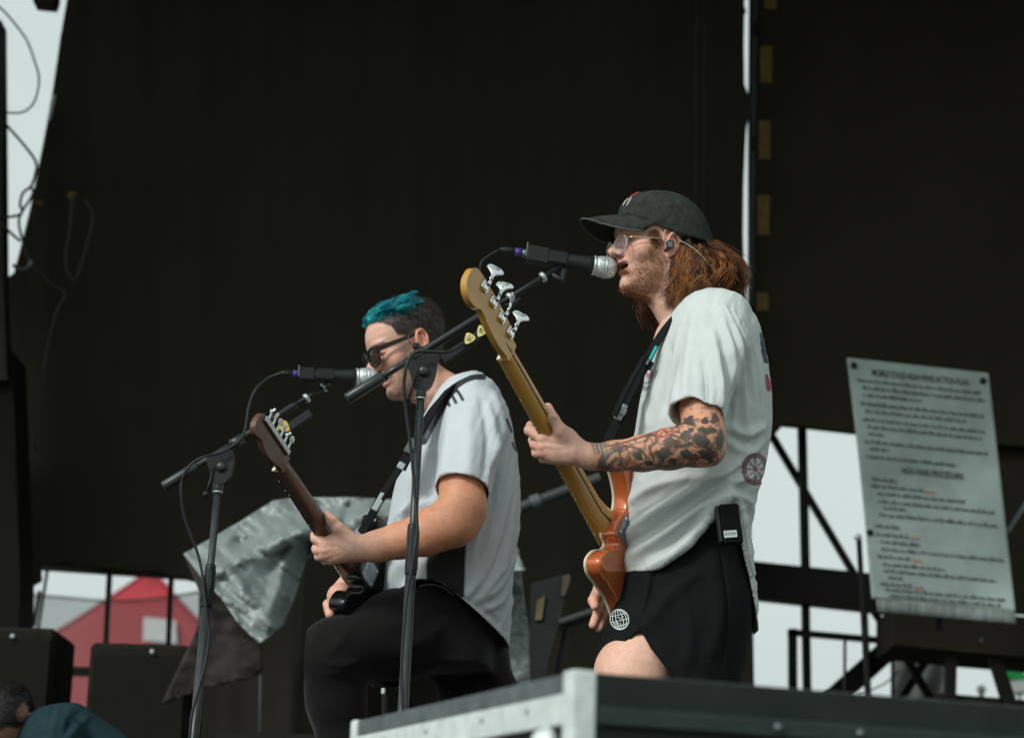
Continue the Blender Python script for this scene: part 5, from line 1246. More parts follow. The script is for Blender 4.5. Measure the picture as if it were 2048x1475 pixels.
FOLDS = [([(1243, 1078), (1300, 1038), (1370, 990), (1440, 948), (1505, 905)], 9, 13), ([(1245, 1052), (1300, 1018), (1360, 982), (1430, 940)], -4, 9), ([(1240, 1124), (1320, 1078), (1400, 1018), (1450, 978), (1515, 930)], 10, 13),
         ([(1246, 1100), (1320, 1052), (1400, 998), (1460, 955)], -4, 9), ([(1256, 1004), (1310, 975), (1370, 955)], 5, 10), ([(1290, 1142), (1360, 1098), (1412, 1040), (1448, 990)], 8, 12), ([(1300, 1112), (1360, 1070), (1420, 1005)], -4, 8),
         ([(1404, 1050), (1424, 1010), (1446, 996), (1470, 1008), (1490, 1060)], 9, 11), ([(1478, 1040), (1495, 1100), (1508, 1160)], 5, 9), ([(1455, 985), (1490, 1000), (1505, 1030)], 7, 9), ([(1440, 965), (1480, 955), (1520, 925)], 6, 9), ([(1460, 940), (1500, 930), (1530, 890)], -4, 8),
         ([(1452, 615), (1476, 690), (1488, 790), (1492, 880), (1470, 940)], 5, 8), ([(1466, 622), (1496, 700), (1508, 800), (1510, 880)], 5, 7), ([(1482, 640), (1514, 730), (1524, 830), (1520, 900)], 4.5, 7), ([(1440, 640), (1462, 700), (1474, 780)], 4, 6), ([(1459, 620), (1486, 700), (1499, 800)], -3, 5), ([(1475, 632), (1505, 715), (1517, 815)], -3, 5),
         ([(1430, 600), (1452, 650), (1462, 720)], 3, 6), ([(1448, 610), (1470, 660), (1484, 740)], 3, 5),
         ([(1362, 650), (1352, 720), (1346, 790), (1340, 822)], 4, 9), ([(1392, 620), (1378, 690), (1372, 760), (1372, 822)], 3, 10), ([(1424, 660), (1440, 740), (1446, 820)], 5, 8), ([(1404, 700), (1416, 770), (1416, 828)], -3, 8), ([(1452, 720), (1458, 790), (1456, 850)], -6, 8), ([(1340, 690), (1334, 760), (1326, 822)], -5, 8),
         ([(1300, 730), (1310, 800), (1300, 860)], 3, 12), ([(1286, 800), (1300, 850), (1290, 900)], 3, 9), ([(1455, 850), (1490, 870), (1525, 850)], 5, 9), ([(1452, 880), (1490, 905), (1530, 880)], 5, 10), ([(1375, 960), (1430, 955), (1480, 920)], 5, 9)]
v = add_folds(v, n, FOLDS, outer.astype(float), 2.6)
p = pix(v); nz = vnoise(v, 2, 26.) * .6 + vnoise(v, 4, 60.) * .4; v = v + n * (nz * .0013 * outer)[:, None]
wrk = lambda A, B, a, s: np.abs(vnoise(np.stack([(p[:, 0] * math.cos(a) + p[:, 1] * math.sin(a)) / A, (-p[:, 0] * math.sin(a) + p[:, 1] * math.cos(a)) / B, p[:, 0] * 0 + s], -1), s))
lowt = soft(p[:, 1], 880, 1000); v = v - n * ((.0042 * wrk(75, 17, -.62, 3) + .0024 * wrk(34, 9, -.5, 5)) * lowt * outer)[:, None]
uppt = 1 - lowt; v = v - n * ((.0030 * wrk(16, 90, .12, 7) + .0018 * wrk(9, 44, .2, 9)) * uppt * soft(p[:, 0], 1330, 1480) * outer + .0016 * wrk(22, 40, -.3, 11) * uppt * outer)[:, None]
hem_d, _ = seg_dist2(p, spline([(1512, 1156), (1497, 1112), (1478, 1040), (1462, 1002), (1444, 994), (1428, 1004), (1412, 1032), (1392, 1070), (1358, 1104), (1310, 1133), (1262, 1147), (1238, 1152)], 5)[:, :2])
slv_d, _ = seg_dist2(p, np.array([(1336, 812), (1380, 818), (1415, 822), (1449, 820)]))
v = v - n * (.0016 * np.exp(-(np.minimum(hem_d, slv_d) / 2.2) ** 2) * outer)[:, None]
arm_d, _ = seg_dist2(p, spline([(1388, 612), (1366, 650), (1352, 700), (1345, 760)], 5)[:, :2]); arm_d2, _ = seg_dist2(p, spline([(1405, 606), (1430, 640), (1446, 690), (1452, 760)], 5)[:, :2])
v = v - n * (.0016 * np.exp(-(np.minimum(arm_d, arm_d2) / 1.8) ** 2) * outer * (p[:, 1] > 600))[:, None]
v = relax(v, f, 1, .45)
c = np.tile(V(.525, .572, .556), (len(v), 1))
pn = p
def paint_line(pts, w, col, k=.9, closed=False):
    global c
    P_ = spline(np.array([(x, y, 0) for x, y in pts], float), 6, closed)[:, :2]; d, _ = seg_dist2(pn, P_); c = mixc(c, col, (1 - soft(d, w * .5, w * .5 + 1.6)) * k * outer)
NAVY, MAR = V(.025, .035, .07), V(.16, .03, .055)
# back print at the shoulder blade and the sliced-fruit wheel low on the back
for y in range(3): paint_line([(1524 + y * 1.5, 668 + y * 16), (1529 + y * 1.4, 690 + y * 16)], 6, NAVY); paint_line([(1531, 676 + y * 17), (1536, 690 + y * 17)], 4, NAVY)
paint_line([(1535, 752), (1539, 778)], 7, MAR); paint_line([(1538, 760), (1541, 772)], 6, V(.4, .06, .1))
wc = V(1512, 938); ang = np.linspace(0, 6.283, 17)[:-1]
paint_line([(wc[0] + 25 * math.cos(a), wc[1] + 30 * math.sin(a)) for a in ang], 3.4, MAR, closed=True); paint_line([(wc[0] + 20 * math.cos(a), wc[1] + 25 * math.sin(a)) for a in ang], 2.2, MAR, closed=True)
for a in np.linspace(0, 6.283, 9)[:-1]: paint_line([(wc[0], wc[1]), (wc[0] + 10 * math.cos(a), wc[1] + 12 * math.sin(a)), (wc[0] + 20 * math.cos(a), wc[1] + 25 * math.sin(a))], 2, MAR, .8)
d_ = np.hypot((pn[:, 0] - 1299) / 9, (pn[:, 1] - 747) / 13); c = mixc(c, V(.35, .14, .22), (1 - soft(d_, .7, 1.05)) * outer * .9)
d_ = np.hypot((pn[:, 0] - 1297) / 2.5, (pn[:, 1] - 743) / 3); c = mixc(c, V(.7, .72, .7), (1 - soft(d_, .8, 1.2)) * outer)
for x0, y0, x1, y1 in ((1288, 766, 1300, 762), (1284, 772, 1298, 775), (1283, 777, 1294, 779)): paint_line([(x0, y0), ((x0 + x1) / 2, (y0 + y1) / 2 + 1), (x1, y1)], 1.8, NAVY, .8)
sh = mk('shirt', v, f, M_cloth, bp, True, colors=c)
# collar rib
cr_ = []
nd = nrm(neckh[1] - neckh[0]); cc0 = at(1386, 617, .0); e1 = nrm(V(0, 1, 0) - nd * nd[1]); e2 = np.cross(nd, e1)
ring = np.array([cc0 + .066 * (math.cos(a) * e1 + math.sin(a) * e2) for a in np.linspace(0, 2 * math.pi, 40)])
MB().tube(ring, .006, 8, flat=1.8, up=nd).build('collar', mat('white_rib', (.50, .54, .53), .9), sh)

# ---- shorts
SR = [(1000, 1262, 1484, .15), (1060, 1252, 1488, .16), (1130, 1246, 1496, .17), (1200, 1231, 1508, .175), (1260, 1210, 1502, .18), (1320, 1188, 1492, .18), (1365, 1180, 1480, .18), (1420, 1178, 1468, .18), (1440, 1178, 1466, .18)]
sf_ = loft_field(SR, 0.0, 2.5)
cutp = poly_field([(1090, 1345), (1160, 1338), (1187, 1319), (1215, 1297), (1250, 1283), (1281, 1262), (1300, 1299), (1346, 1358), (1380, 1470), (1090, 1600)], -.15)
def shorts_fn(P):
    o = sf_(P); d = np.maximum(o, -(o + .0065)); d = np.maximum(d, np.where(P[:, 1] < .0, -cutp(P), -1)); return d
lo, hi = at(1170, 1450, 0), at(1525, 990, 0); lo[1], hi[1] = -.22, .22
v, f = mesh_sdf(shorts_fn, lo - V(.02, 0, .01), hi + V(.02, 0, 0), .0036, margin=1.7); v = relax(v, f, 2, .5); n = vnormals(v, f)
out_ = np.abs(sf_(v)) < .003
v = add_folds(v, n, [([(1300, 1150), (1290, 1220), (1282, 1262)], 5, 9), ([(1290, 1262), (1330, 1200), (1400, 1140)], 5, 14), ([(1240, 1180), (1225, 1240), (1200, 1300)], 3, 12), ([(1420, 1120), (1440, 1220), (1420, 1320)], 5, 16), ([(1360, 1180), (1380, 1260), (1370, 1340)], 4, 14), ([(1305, 1150), (1296, 1215)], -3, 6), ([(1312, 1120), (1300, 1190), (1284, 1256)], -4, 3.5), ([(1440, 1090), (1452, 1200), (1444, 1340)], -4, 4)], out_.astype(float), 1.8)
so2 = mk('shorts', v, f, M_shorts, bp)
# globe emblem embroidered on the shorts leg (lines of a globe laid on the cloth)
from mathutils.bvhtree import BVHTree
bv = BVHTree.FromPolygons([tuple(x) for x in v], [tuple(int(k) for k in t) for t in f])
def on_surf(x, y, lift=.0012):
    o = CAM; d = nrm(at(x, y, -.1) - o); h, nn, *_ = bv.ray_cast(Vector(o), Vector(d))
    return (np.array(h) - d * lift) if h is not None else at(x, y, -.17)
gm = MB()
def gpt(a, b):
    """unit-disc point -> photo point of the slanted oval emblem"""
    cx, cy = 1239, 1238; th = math.radians(-24); x, y = a * 19.5, b * 21.5
    return cx + x * math.cos(th) - y * math.sin(th) * .6, cy + x * math.sin(th) * .55 + y * math.cos(th)
def gline(pts, w=.0009): gm.tube([on_surf(*gpt(a, b)) for a, b in pts], w, 6)
ct_ = lambda n: np.linspace(0, 2 * math.pi, n)
gline([(math.cos(t), math.sin(t)) for t in ct_(40)], .0011)
for k in (.38, .74): gline([(k * math.cos(t), math.sin(t)) for t in ct_(30)])
gline([(0, t) for t in np.linspace(-1, -.45, 6)]); gline([(0, t) for t in np.linspace(.35, 1, 6)])
for y_ in (-.5, .08, .55): w_x = math.sqrt(1 - y_ * y_); gline([(t, y_ + .06 * (1 - t * t)) for t in np.linspace(-w_x, w_x, 12)])
gline([(-.25, -.2), (-.12, -.3), (.0, -.22), (.05, -.05), (.2, .0), (.32, -.15), (.5, -.22)]); gline([(-.6, .25), (-.45, .42), (-.3, .3), (-.15, .42)])
gm.build('emblem', mat('pale_embroidery', (.60, .68, .64), .8), so2)

# ---- radio pack
rp = thing('radio_pack', 'black radio pack with a small white name label clipped at the hip', 'radio pack', at(1462, 1088, -.20))
A_, B_ = at(1455, 1008, -.205), at(1466, 1088, -.205); ez = nrm(A_ - B_); exx = nrm(V(1, .25, 0) - ez * (ez @ V(1, .25, 0))); eyy = np.cross(ez, exx); Rp = np.stack([exx, eyy, ez], 1)
MB().box((A_ + B_) / 2, (.046, .018, .088), Rp, bev=.004).build('pack_case', mat('pack_black', (.004, .0045, .0045), .6, spec=.1), rp, False)
MB().box(at(1437, 1048, -.212), (.006, .016, .080), Rp, bev=.002).build('pack_clip', mat('clip_grey', (.02, .026, .026), .4, spec=.2), rp, False)
lb = at(1461, 1067, -.2185); MB().box(lb, (.030, .0012, .0155), Rp, bev=.0004).build('name_label', mat('label_white', (.55, .60, .58), .5), rp, False)
cu = bpy.data.curves.new('lettering', 'FONT'); cu.body = 'RYAN'; cu.size = .0105; cu.align_x = 'CENTER'; cu.align_y = 'CENTER'
to = bpy.data.objects.new('lettering', cu); COL.objects.link(to); me = bpy.data.meshes.new_from_object(to.evaluated_get(bpy.context.evaluated_depsgraph_get())); bpy.data.objects.remove(to)
nface = eyy if eyy[1] < 0 else -eyy
tx = np.array([lb + exx * x.co.x * .92 + ez * x.co.y + nface * .0009 for x in me.vertices]); mk('lettering', tx, [tuple(q.vertices) for q in me.polygons], M_ink, rp, False)
cable('pack_lead', [(1452, 1006), (1446, 990), (1455, 975)], [-.205, -.19, -.17], 3, M_cable, rp); cable('pack_lead', [(1478, 1010), (1490, 1060), (1497, 1110), (1506, 1150)], [-.2, -.195, -.19, -.17], 2.5, mat('grey_lead', (.2, .24, .24), .4), rp)

# ---- cap
cap = MB(); CF, CU = -.004, .030                                       # crown centre in head axes
def crown(a, t):
    """a: angle round, t: 0 rim .. 1 top"""
    rim_u = .010 + .052 * max(0, math.cos(a)) ** 1.3 - .003 * max(0, -math.cos(a)); ft = math.cos(t * math.pi / 2) ** .78; ht = math.sin(t * math.pi / 2) ** .95
    rf = .117 if math.cos(a) > 0 else .117; x = CF + rf * math.cos(a) * ft + .006 * ht; y = .088 * math.sin(a) * ft
    x += -.004 * t * (1 - t) * 4 * math.cos(a)
    u = rim_u + (.1335 - rim_u) * ht
    g = min(abs((a - math.pi / 6 - k * math.pi / 3 + math.pi) % (2 * math.pi) - math.pi) for k in range(6)); s = 1 - .010 * math.exp(-(g / .035) ** 2)
    wob = 1 + .012 * math.sin(3 * a + 5 * t) + .008 * math.sin(7 * a - 9 * t)
    return HB.w(CF + (x - CF) * s * wob, u - (.002 * math.exp(-(g / .035) ** 2)), y * s * wob)
na, ntt = 108, 26
pts = [crown(2 * math.pi * i / na, j / ntt) for j in range(ntt) for i in range(na)] + [crown(0, 1)]
fs = [(j * na + i, j * na + (i + 1) % na, (j + 1) * na + (i + 1) % na, (j + 1) * na + i) for j in range(ntt - 1) for i in range(na)] + [((ntt - 1) * na + i, (ntt - 1) * na + (i + 1) % na, ntt * na) for i in range(na)]
co = mk('cap', pts, fs, M_felt, bp); co.modifiers.new('t', 'SOLIDIFY').thickness = .003
MB().lathe(crown(0, 1) - HB.U * .001, HB.U, [(0, .007), (.003, .0065), (.0045, .003)], 14).build('button', M_felt, co)
bm_ = []; nb_, nr_ = 36, 12
for i in range(nb_ + 1):
    a = math.radians(-60 + 120 * i / nb_); inn = HB.loc(crown(a, .0)); 
    for j in range(nr_ + 1):
        s = j / nr_; ln = .094 * max(.04, math.cos(a * 1.42)) ** .55; f_ = inn[0] + ln * s; l_ = inn[2] * (1 - .10 * s * s)
        u_ = inn[1] + .002 - .016 * s - 4.6 * (l_ ** 2) * s * (1 - (abs(math.degrees(a)) / 61) ** 3) - .006 * s * s * math.cos(a)
        bm_.append(HB.w(f_, u_, l_))
brim = mk('brim', bm_, [(i * (nr_ + 1) + j, i * (nr_ + 1) + j + 1, (i + 1) * (nr_ + 1) + j + 1, (i + 1) * (nr_ + 1) + j) for i in range(nb_) for j in range(nr_)], M_felt, co); sm = brim.modifiers.new('t', 'SOLIDIFY'); sm.thickness = .0035
MB().tube([bm_[i * (nr_ + 1) + nr_] for i in range(nb_ + 1)], .0022, 6).build('brim_edge', mat('worn_brim_edge', (.075, .085, .08), .9), co)
def cstroke(pts, r, m, name): MB().tube([crown(math.radians(a), t) + HB.F * .0015 for a, t in pts], r, 6).build(name, m, co)
cstroke([(18, .18), (19, .26), (17, .34), (16, .40)], .0016, mat('thread_white', (.55, .55, .52), .8), 'embroidery'); cstroke([(15, .40), (10, .47), (17, .52), (12, .57), (18, .60)], .0024, mat('thread_red', (.40, .05, .06), .8), 'embroidery'); cstroke([(8, .2), (7, .3), (9, .4)], .0014, MATS['thread_white'], 'embroidery')

# ---- glasses
M_frame = mat('clear_acetate', (.55, .56, .54), .12, var=.03, spec=.8, alpha=.55); M_lens = mat('lens_glass', (.75, .68, .85), .03, spec=.9, alpha=.10)
M_gold = mat('gold_wire', (.62, .50, .30), .25, metal=.9)
gq = HB.px(1240, 488, .034); gf, gu = .1215, gq[1]
gl = None; gl = MB()
for s in (1, -1):
    ring = [HB.w(gf - .22 * .0225 * math.cos(t), gu + .0215 * math.sin(t), s * (.034 + .0235 * math.cos(t))) for t in np.linspace(0, 2 * math.pi, 36)]
    gl.tube(ring, .0019, 7)
gl.tube([HB.w(gf + .002, gu + .004, .011), HB.w(gf + .006, gu + .008, 0), HB.w(gf + .002, gu + .004, -.011)], .0014, 6)
go_ = gl.build('glasses', M_frame, bp)
for s in (1, -1):
    ring = [HB.w(gf - .22 * .0215 * math.cos(t), gu + .0205 * math.sin(t), s * (.034 + .0225 * math.cos(t))) for t in np.linspace(0, 2 * math.pi, 32)[:-1]]
    mk('lens', ring + [HB.w(gf + .002, gu, s * .034)], [(i, (i + 1) % 31, 31) for i in range(31)], M_lens, go_)
    MB().tube([HB.w(gf - .002, gu + .010, s * .0575), HB.w(gf - .02, gu + .012, s * .069), HB.w(.05, gu + .013, s * .0755), HB.w(.004, gu + .011, s * .079), HB.w(-.012, gu + .004, s * .079)], .0013, 6).build('temple', M_gold, go_)
# ---- in-ear monitor and ring
eq = HB.px(1338, 490, .084); em = MB(); ec = HB.w(eq[0], eq[1], .0805)
hh = spline([HB.w(eq[0] + x, eq[1] + y, .078) for x, y in ((.002, .012), (-.009, .007), (-.011, -.002), (-.006, -.009), (.002, -.012), (.007, -.016), (.0095, -.012), (.006, -.005), (.0065, .004))], 4, closed=True)
io = MB().prism(hh, HB.L * .010).build('earpiece', mat('earpiece_black', (.012, .014, .015), .3), bp, 'edge'); b_ = io.modifiers.new('b', 'BEVEL'); b_.width = .002; b_.segments = 2; b_.limit_method = 'ANGLE'
MB().box(HB.w(eq[0] - .001, eq[1] + .001, .0885), (.012, .012, .001), HB.R, bev=.0003).build('faceplate', mat('faceplate_grey', (.14, .19, .19), .35, var=.6, vscale=500), io, False)
MB().tube(spline([HB.w(eq[0] + .006, eq[1] + .006, .086), HB.w(eq[0] + .014, eq[1] + .010, .085), HB.w(eq[0] + .014, eq[1] + .022, .083), HB.w(eq[0] + .006, eq[1] + .036, .081), HB.w(eq[0] - .012, eq[1] + .034, .080), HB.w(eq[0] - .026, eq[1] + .018, .079)], 5), .0011, 6).build('ear_wire', mat('clear_wire', (.55, .50, .40), .3), io)
wv = HB.w(eq[0] - .026, eq[1] + .018, .079); MB().tube(spline([wv, at(1385, 495, -.085), at(1408, 516, -.09), at(1424, 534, -.08), at(1440, 560, -.06)], 5), .0007, 6).build('ear_wire', MATS['clear_wire'], io)
er = HB.px(1336, 520, .078); MB().tube([HB.w(er[0] + .0035 * math.cos(t), er[1] + .006 * math.sin(t), .081 + .002 * math.cos(t)) for t in np.linspace(0, 2 * math.pi, 20)], .0009, 6).build('earring', M_gold, bp)

# ---- hair
rg = np.random.default_rng(11)
def clumps(roots, nst, M=16):
    """roots: list of (start, ctrl points..., wave amp); returns strands"""
    P = []; Rd = []; C = []
    for pts, amp, rad, col in roots:
        base = spline(np.array(pts), 6); s = np.linspace(0, 1, len(base)); t = np.linspace(0, 1, M)
        b = np.stack([np.interp(t, s, base[:, k]) for k in range(3)], -1)
        ph = rg.uniform(0, 6.28, 2); fq = rg.uniform(2.0, 3.8); e1 = nrm(rg.normal(size=3)); e2 = nrm(rg.normal(size=3))
        w = amp * t ** .8
        b = b + (np.sin(t * fq * 6.28 + ph[0]) * w)[:, None] * e1 + (np.cos(t * fq * 6.28 + ph[1]) * w * .8)[:, None] * e2
        for _ in range(nst):
            o = rg.normal(0, rad, 3); o2 = rg.normal(0, rad * .8, 3); prof = (.55 + .65 * np.sin(np.clip(t, 0, 1) * 2.4))[:, None]
            end = rg.uniform(.86, 1.06); jit = np.cumsum(rg.normal(0, .0006, (M, 3)), 0)
            P.append(b + o * prof + o2 * (t ** 2)[:, None] + jit); Rd.append(np.full(M, .00058) * (1 - .7 * t ** 3) * rg.uniform(.7, 1.25)); C.append(np.asarray(col) * rg.uniform(.55, 1.5))
    return np.array(P), np.array(Rd), np.array(C)
DK, MD, OR = V(.045, .017, .008), V(.14, .052, .017), V(.34, .135, .038)
roots = []
for i in range(120):                                               # behind the ear round the back of the head
    a = math.radians(rg.uniform(98, 262)); st = HB.w(CF + .105 * math.cos(a), rg.uniform(-.02, .012), .080 * math.sin(a))
    side = math.sin(a); back = -math.cos(a)
    outw = HB.F * math.cos(a) + HB.L * side; ln = rg.uniform(.10, .155)
    p1 = st + outw * rg.uniform(.008, .026) - V(0, 0, ln * .34); p2 = st + outw * rg.uniform(.012, .050) - V(0, 0, ln * .68); p3 = st + outw * rg.uniform(.005, .060) - V(0, 0, ln)
    roots.append(([st, p1, p2, p3], rg.uniform(.006, .013), rg.uniform(.003, .0055), [DK, MD, MD, OR][rg.integers(0, 4)]))
for i in range(46):                                                # near side, lit locks between ear and shoulder (photo points)
    x0 = rg.uniform(1352, 1410); y0 = 495 + (x0 - 1352) * .12 + rg.uniform(-6, 12)
    x1 = x0 + rg.uniform(-16, 14) - 4; x2 = x0 + rg.uniform(-34, 30) - 6; y2 = rg.uniform(585, 622) - max(0, x2 - 1370) * .35
    roots.append(([at(x0, y0, -.075), at(x1, 535, -.092), at((x1 + x2) / 2, 568, -.098), at(x2, y2, -.094)], rg.uniform(.006, .012), rg.uniform(.0022, .004), [MD, OR, OR, DK][rg.integers(0, 4)]))
for i in range(34):                                                # bulging locks at the back
    x0 = rg.uniform(1400, 1432); x2 = rg.uniform(1425, 1488)
    roots.append(([at(x0, rg.uniform(478, 500), rg.uniform(-.06, .03)), at((x0 + x2) / 2 + 14, 515, rg.uniform(-.09, .03)), at(x2 + 4, 548, rg.uniform(-.09, .03)), at(x2 - rg.uniform(0, 26), rg.uniform(572, 594), rg.uniform(-.07, .02))], rg.uniform(.005, .010), rg.uniform(.0035, .006), [DK, MD, MD, OR][rg.integers(0, 4)]))
for i in range(34):                                                # far side locks hanging under the jaw
    x0 = rg.uniform(1312, 1345); x2 = rg.uniform(1288, 1334)
    roots.append(([at(x0, 520, .085), at((x0 + x2) / 2 - 6, 570, .095), at(x2 - 2, 606, .095), at(x2 + rg.uniform(-6, 12), rg.uniform(622, 654), .085)], rg.uniform(.004, .008), rg.uniform(.003, .005), [MD, OR, OR, DK][rg.integers(0, 4)]))
for i in range(3):                                                # sideburn and temple wisps
    roots.append(([at(1306 + rg.uniform(-6, 14), 462, -.078), at(1306 + rg.uniform(-4, 12), 478, -.080), at(1310 + rg.uniform(-4, 10), 490, -.078)], .002, .0045, MD * .8))
P_, R_, C_ = clumps(roots, 24)
hv, hf = strands_mesh(P_, R_); hc = np.repeat(C_, P_.shape[1] * 3, axis=0)
S_ = Skin(); S_.add(hv, hf, hc)
cv, cf = mesh_sdf(lambda P: np.maximum(smin(ell(P, HB.w(-.050, -.025, 0), (.055, .068, .068), HB.R[:, [0, 2, 1]]), ell(P, at(1418, 556, -.01), (.030, .055, .032)), .03), -(ell(P, HB.w(.02, 0, 0), (.07, .07, .1), HB.R[:, [0, 2, 1]]))), HB.O - V(.1, .12, .14), HB.O + V(.19, .12, .08), .006)
cv = cv + vnormals(cv, cf) * (.004 * vnoise(cv, 3, 90.))[:, None]; S_.add(cv, cf, DK * .8)
fly = []
for i in range(260):
    b0 = P_[rg.integers(0, len(P_))]; o = rg.normal(0, .006, 3); t_ = np.linspace(0, 1, len(b0))[:, None]; fly.append(b0 + o * t_ * 2.2 + nrm(rg.normal(size=3)) * .004 * np.sin(t_ * rg.uniform(5, 14)))
fv, ff_ = strands_mesh(np.array(fly), np.full((len(fly), P_.shape[1]), .00042)); S_.add(fv, ff_, np.repeat(np.array([OR * rg.uniform(.5, 1.3) for _ in fly]), P_.shape[1] * 3, axis=0))
S_.build('hair', M_hair, bp)
# beard
BC = [V(.28, .115, .042), V(.34, .15, .055), V(.24, .10, .038), V(.40, .19, .08)]
wgt = bw ** 1.5 * (qb[:, 2] > -.02); dn = lambda r: np.tile(V(.35, 0, -1.), (len(r), 1))
v1, f1, c1 = short_hairs(headV, headN, wgt, 7500, .0070, .00034, dn, BC, 3)
must = region_w(pb, np.array([(1229, 527), (1240, 527), (1262, 545), (1258, 554), (1244, 545), (1229, 538)], float), 4) * near
v2, f2, c2 = short_hairs(headV, headN, must, 750, .008, .00045, V(.2, -.4, -1.), BC, 4)
chin = region_w(pb, np.array([(1228, 580), (1250, 573), (1290, 590), (1300, 603), (1260, 616), (1230, 600)], float), 6)
v3, f3, c3 = short_hairs(headV, headN, chin, 1900, .012, .00045, V(-.1, 0, -1.), BC, 5)
S_ = Skin(); S_.add(v1, f1, c1); S_.add(v2, f2, c2); S_.add(v3, f3, c3); S_.build('beard', M_hair, bp)
# ------------------------------------------------------------------ the guitarist
gp = thing('person', 'person in dark sunglasses, white striped jersey and black trousers holding a black guitar', 'person', at(900, 1900, .5) * V(1, 1, 0))
HG = Frame(829, 694, .48, 17, 21); HG.ear = HG.px(842, 682, .078)
SKG = V(.68, .40, .30)
body = Skin()
fn = head_skin(HG, (at(838, 755, .485), at(938, 830, .50), .053, .070), .0055)
lo, hi = HG.O - V(.17, .12, .20), HG.O + V(.17, .14, .17)
v, f = mesh_sdf(fn, lo, hi, .0024); v = relax(v, f, 1, .4)
pb = pix(v); qb = HG.loc(v); q = qb
stub = region_w(pb, np.array([(806, 690), (818, 700), (828, 712), (838, 745), (838, 775), (822, 808), (795, 815), (778, 802), (776, 790), (783, 780), (782, 766), (766, 752), (762, 744), (775, 748), (790, 770), (800, 735), (802, 705)], float), 11) * (qb[:, 1] < .02) * .85
line = np.interp(qb[:, 0], [-.1, -.03, -.005, .03, .055, .062, .075, .09, .11], [-.075, -.065, .015, .020, .030, .055, .068, .078, .088])
hairw = soft(qb[:, 1] - line, -.004, .006) * ~((np.abs(qb[:, 2]) > .0715) & (((qb[:, 0] - HG.ear[0] + .002) / .022) ** 2 + ((qb[:, 1] - HG.ear[1]) / .033) ** 2 < 1))
c = head_paint(v, HG, SKG, stub, V(.115, .07, .05), hairw * 1.0, V(.030, .022, .016), seed=9)
neckr = soft(pb[:, 0], 850, 900) * soft(pb[:, 1], 690, 730); c = mixc(c, SKG * V(1.02, .78, .66), neckr * .6)
body.add(v, f, c); hV, hN, hW = v, vnormals(v, f), hairw
# left arm and fretting hand
arm = [at(945, 850, .32), at(925, 960, .235), at(925, 1015, .215), at(905, 1045, .205), at(850, 1068, .20), at(800, 1080, .20), at(755, 1092, .195), at(717, 1097, .195)]
armr = [.050, .053, .054, .054, .048, .040, .034, .0285]
def gtr_hand(P, d):
    d = smin(d, ell(P, at(914, 1040, .225), (.052, .046, .045)), .02)
    d = smin(d, ell(P, at(932, 1052, .235), (.026, .03, .024)), .02)
    d = smin(d, ell(P, at(880, 1052, .215), (.06, .042, .040)), .03)
    return smin(d, nearby(P, at(670, 1085, .20), .16, lambda Q: _ghand(Q, np.full(len(Q), 1.0))), .015)
def _ghand(P, d):
    d = smin(d, caps(P, arm[-1], at(695, 1096, .195), .026, .030), .02)
    d = smin(d, ell(P, at(676, 1094, .198), (.042, .024, .034)), .014)
    mcp = [at(652, 1087, .188), at(650, 1100, .188), at(652, 1111, .194), at(662, 1119, .202)]
    pip = [at(632, 1077, .205), at(634, 1099, .212), at(638, 1112, .22), at(650, 1120, .225)]
    dip = [at(630, 1070, .235), at(632, 1096, .24), at(638, 1110, .245), at(650, 1119, .25)]
    tip = [at(642, 1070, .255), at(645, 1096, .258), at(650, 1110, .26), at(660, 1118, .262)]
    r_ = [.0122, .0118, .0112, .0100]
    for i in range(4):
        d = smin(d, caps(P, at(694, 1084 + i * 7, .196), mcp[i], .016, .0125 - i * .0005), .010)
        d = smin(d, chain(P, [mcp[i], pip[i], dip[i], tip[i]], [r_[i] * 1.04, r_[i], r_[i] * .9, r_[i] * .75], .003), .004)
        d = smin(d, ell(P, mcp[i] + V(-.002, -.006, 0), (.008, .006, .007)), .006)
        d = smin(d, caps(P, mcp[i] + V(.004, -.010, 0), at(700, 1090 + i * 4, .170), .0018, .0014), .006)
    th = [at(700, 1078, .188), at(676, 1056, .178), at(664, 1042, .176), at(655, 1029, .180)]
    d = smin(d, chain(P, th, [.019, .0150, .0125, .0100], .005), .010)
    d = smin(d, ell(P, at(664, 1042, .175), (.0128, .0125, .0120)), .004)
    return d
lo, hi = at(612, 1140, .2), at(990, 845, .25); lo[1], hi[1] = .08, .40
v, f = mesh_sdf(lambda P: gtr_hand(P, chain(P, arm, armr, .02)), lo - V(.01, 0, .02), hi, .0023); v = relax(v, f, 1, .4); p = pix(v)
nz = vnoise(v, 5, 120.) * .6 + vnoise(v, 6, 320.) * .4
c = np.tile(SKG, (len(v), 1)); tan = soft(p[:, 0], 690, 820); c = mixc(c, SKG * V(.86, .64, .46), tan * .92)
c = mixc(c, SKG * V(1.04, .80, .74), np.exp(-((p[:, 0] - 648) ** 2 / 200 + (p[:, 1] - 1095) ** 2 / 400)) * .5); c *= (1 + .06 * nz)[:, None]
rg_ = np.random.default_rng(4)
for k in range(26): s = v[rg_.integers(0, len(v))]; c = mixc(c, SKG * .45, np.exp(-(np.linalg.norm(v - s, axis=1) / .0016) ** 2) * .6)
nv = vnormals(v, f); fm = (nv[:, 1] < .1).astype(float)
c = nail(c, p, fm, 656, 1030, 4.2, 7, -28, SKG * .95)
c = crease_shade(c, p, fm, [[(630, 1090), (641, 1092), (654, 1094)], [(632, 1105), (642, 1106), (655, 1106)], [(640, 1116), (648, 1116), (658, 1114)], [(656, 1042), (664, 1038), (672, 1040)], [(659, 1047), (667, 1043), (676, 1046)]], SKG, 1.6, .6)  # finger gaps darkened in the colour as shade, plus thumb joint creases
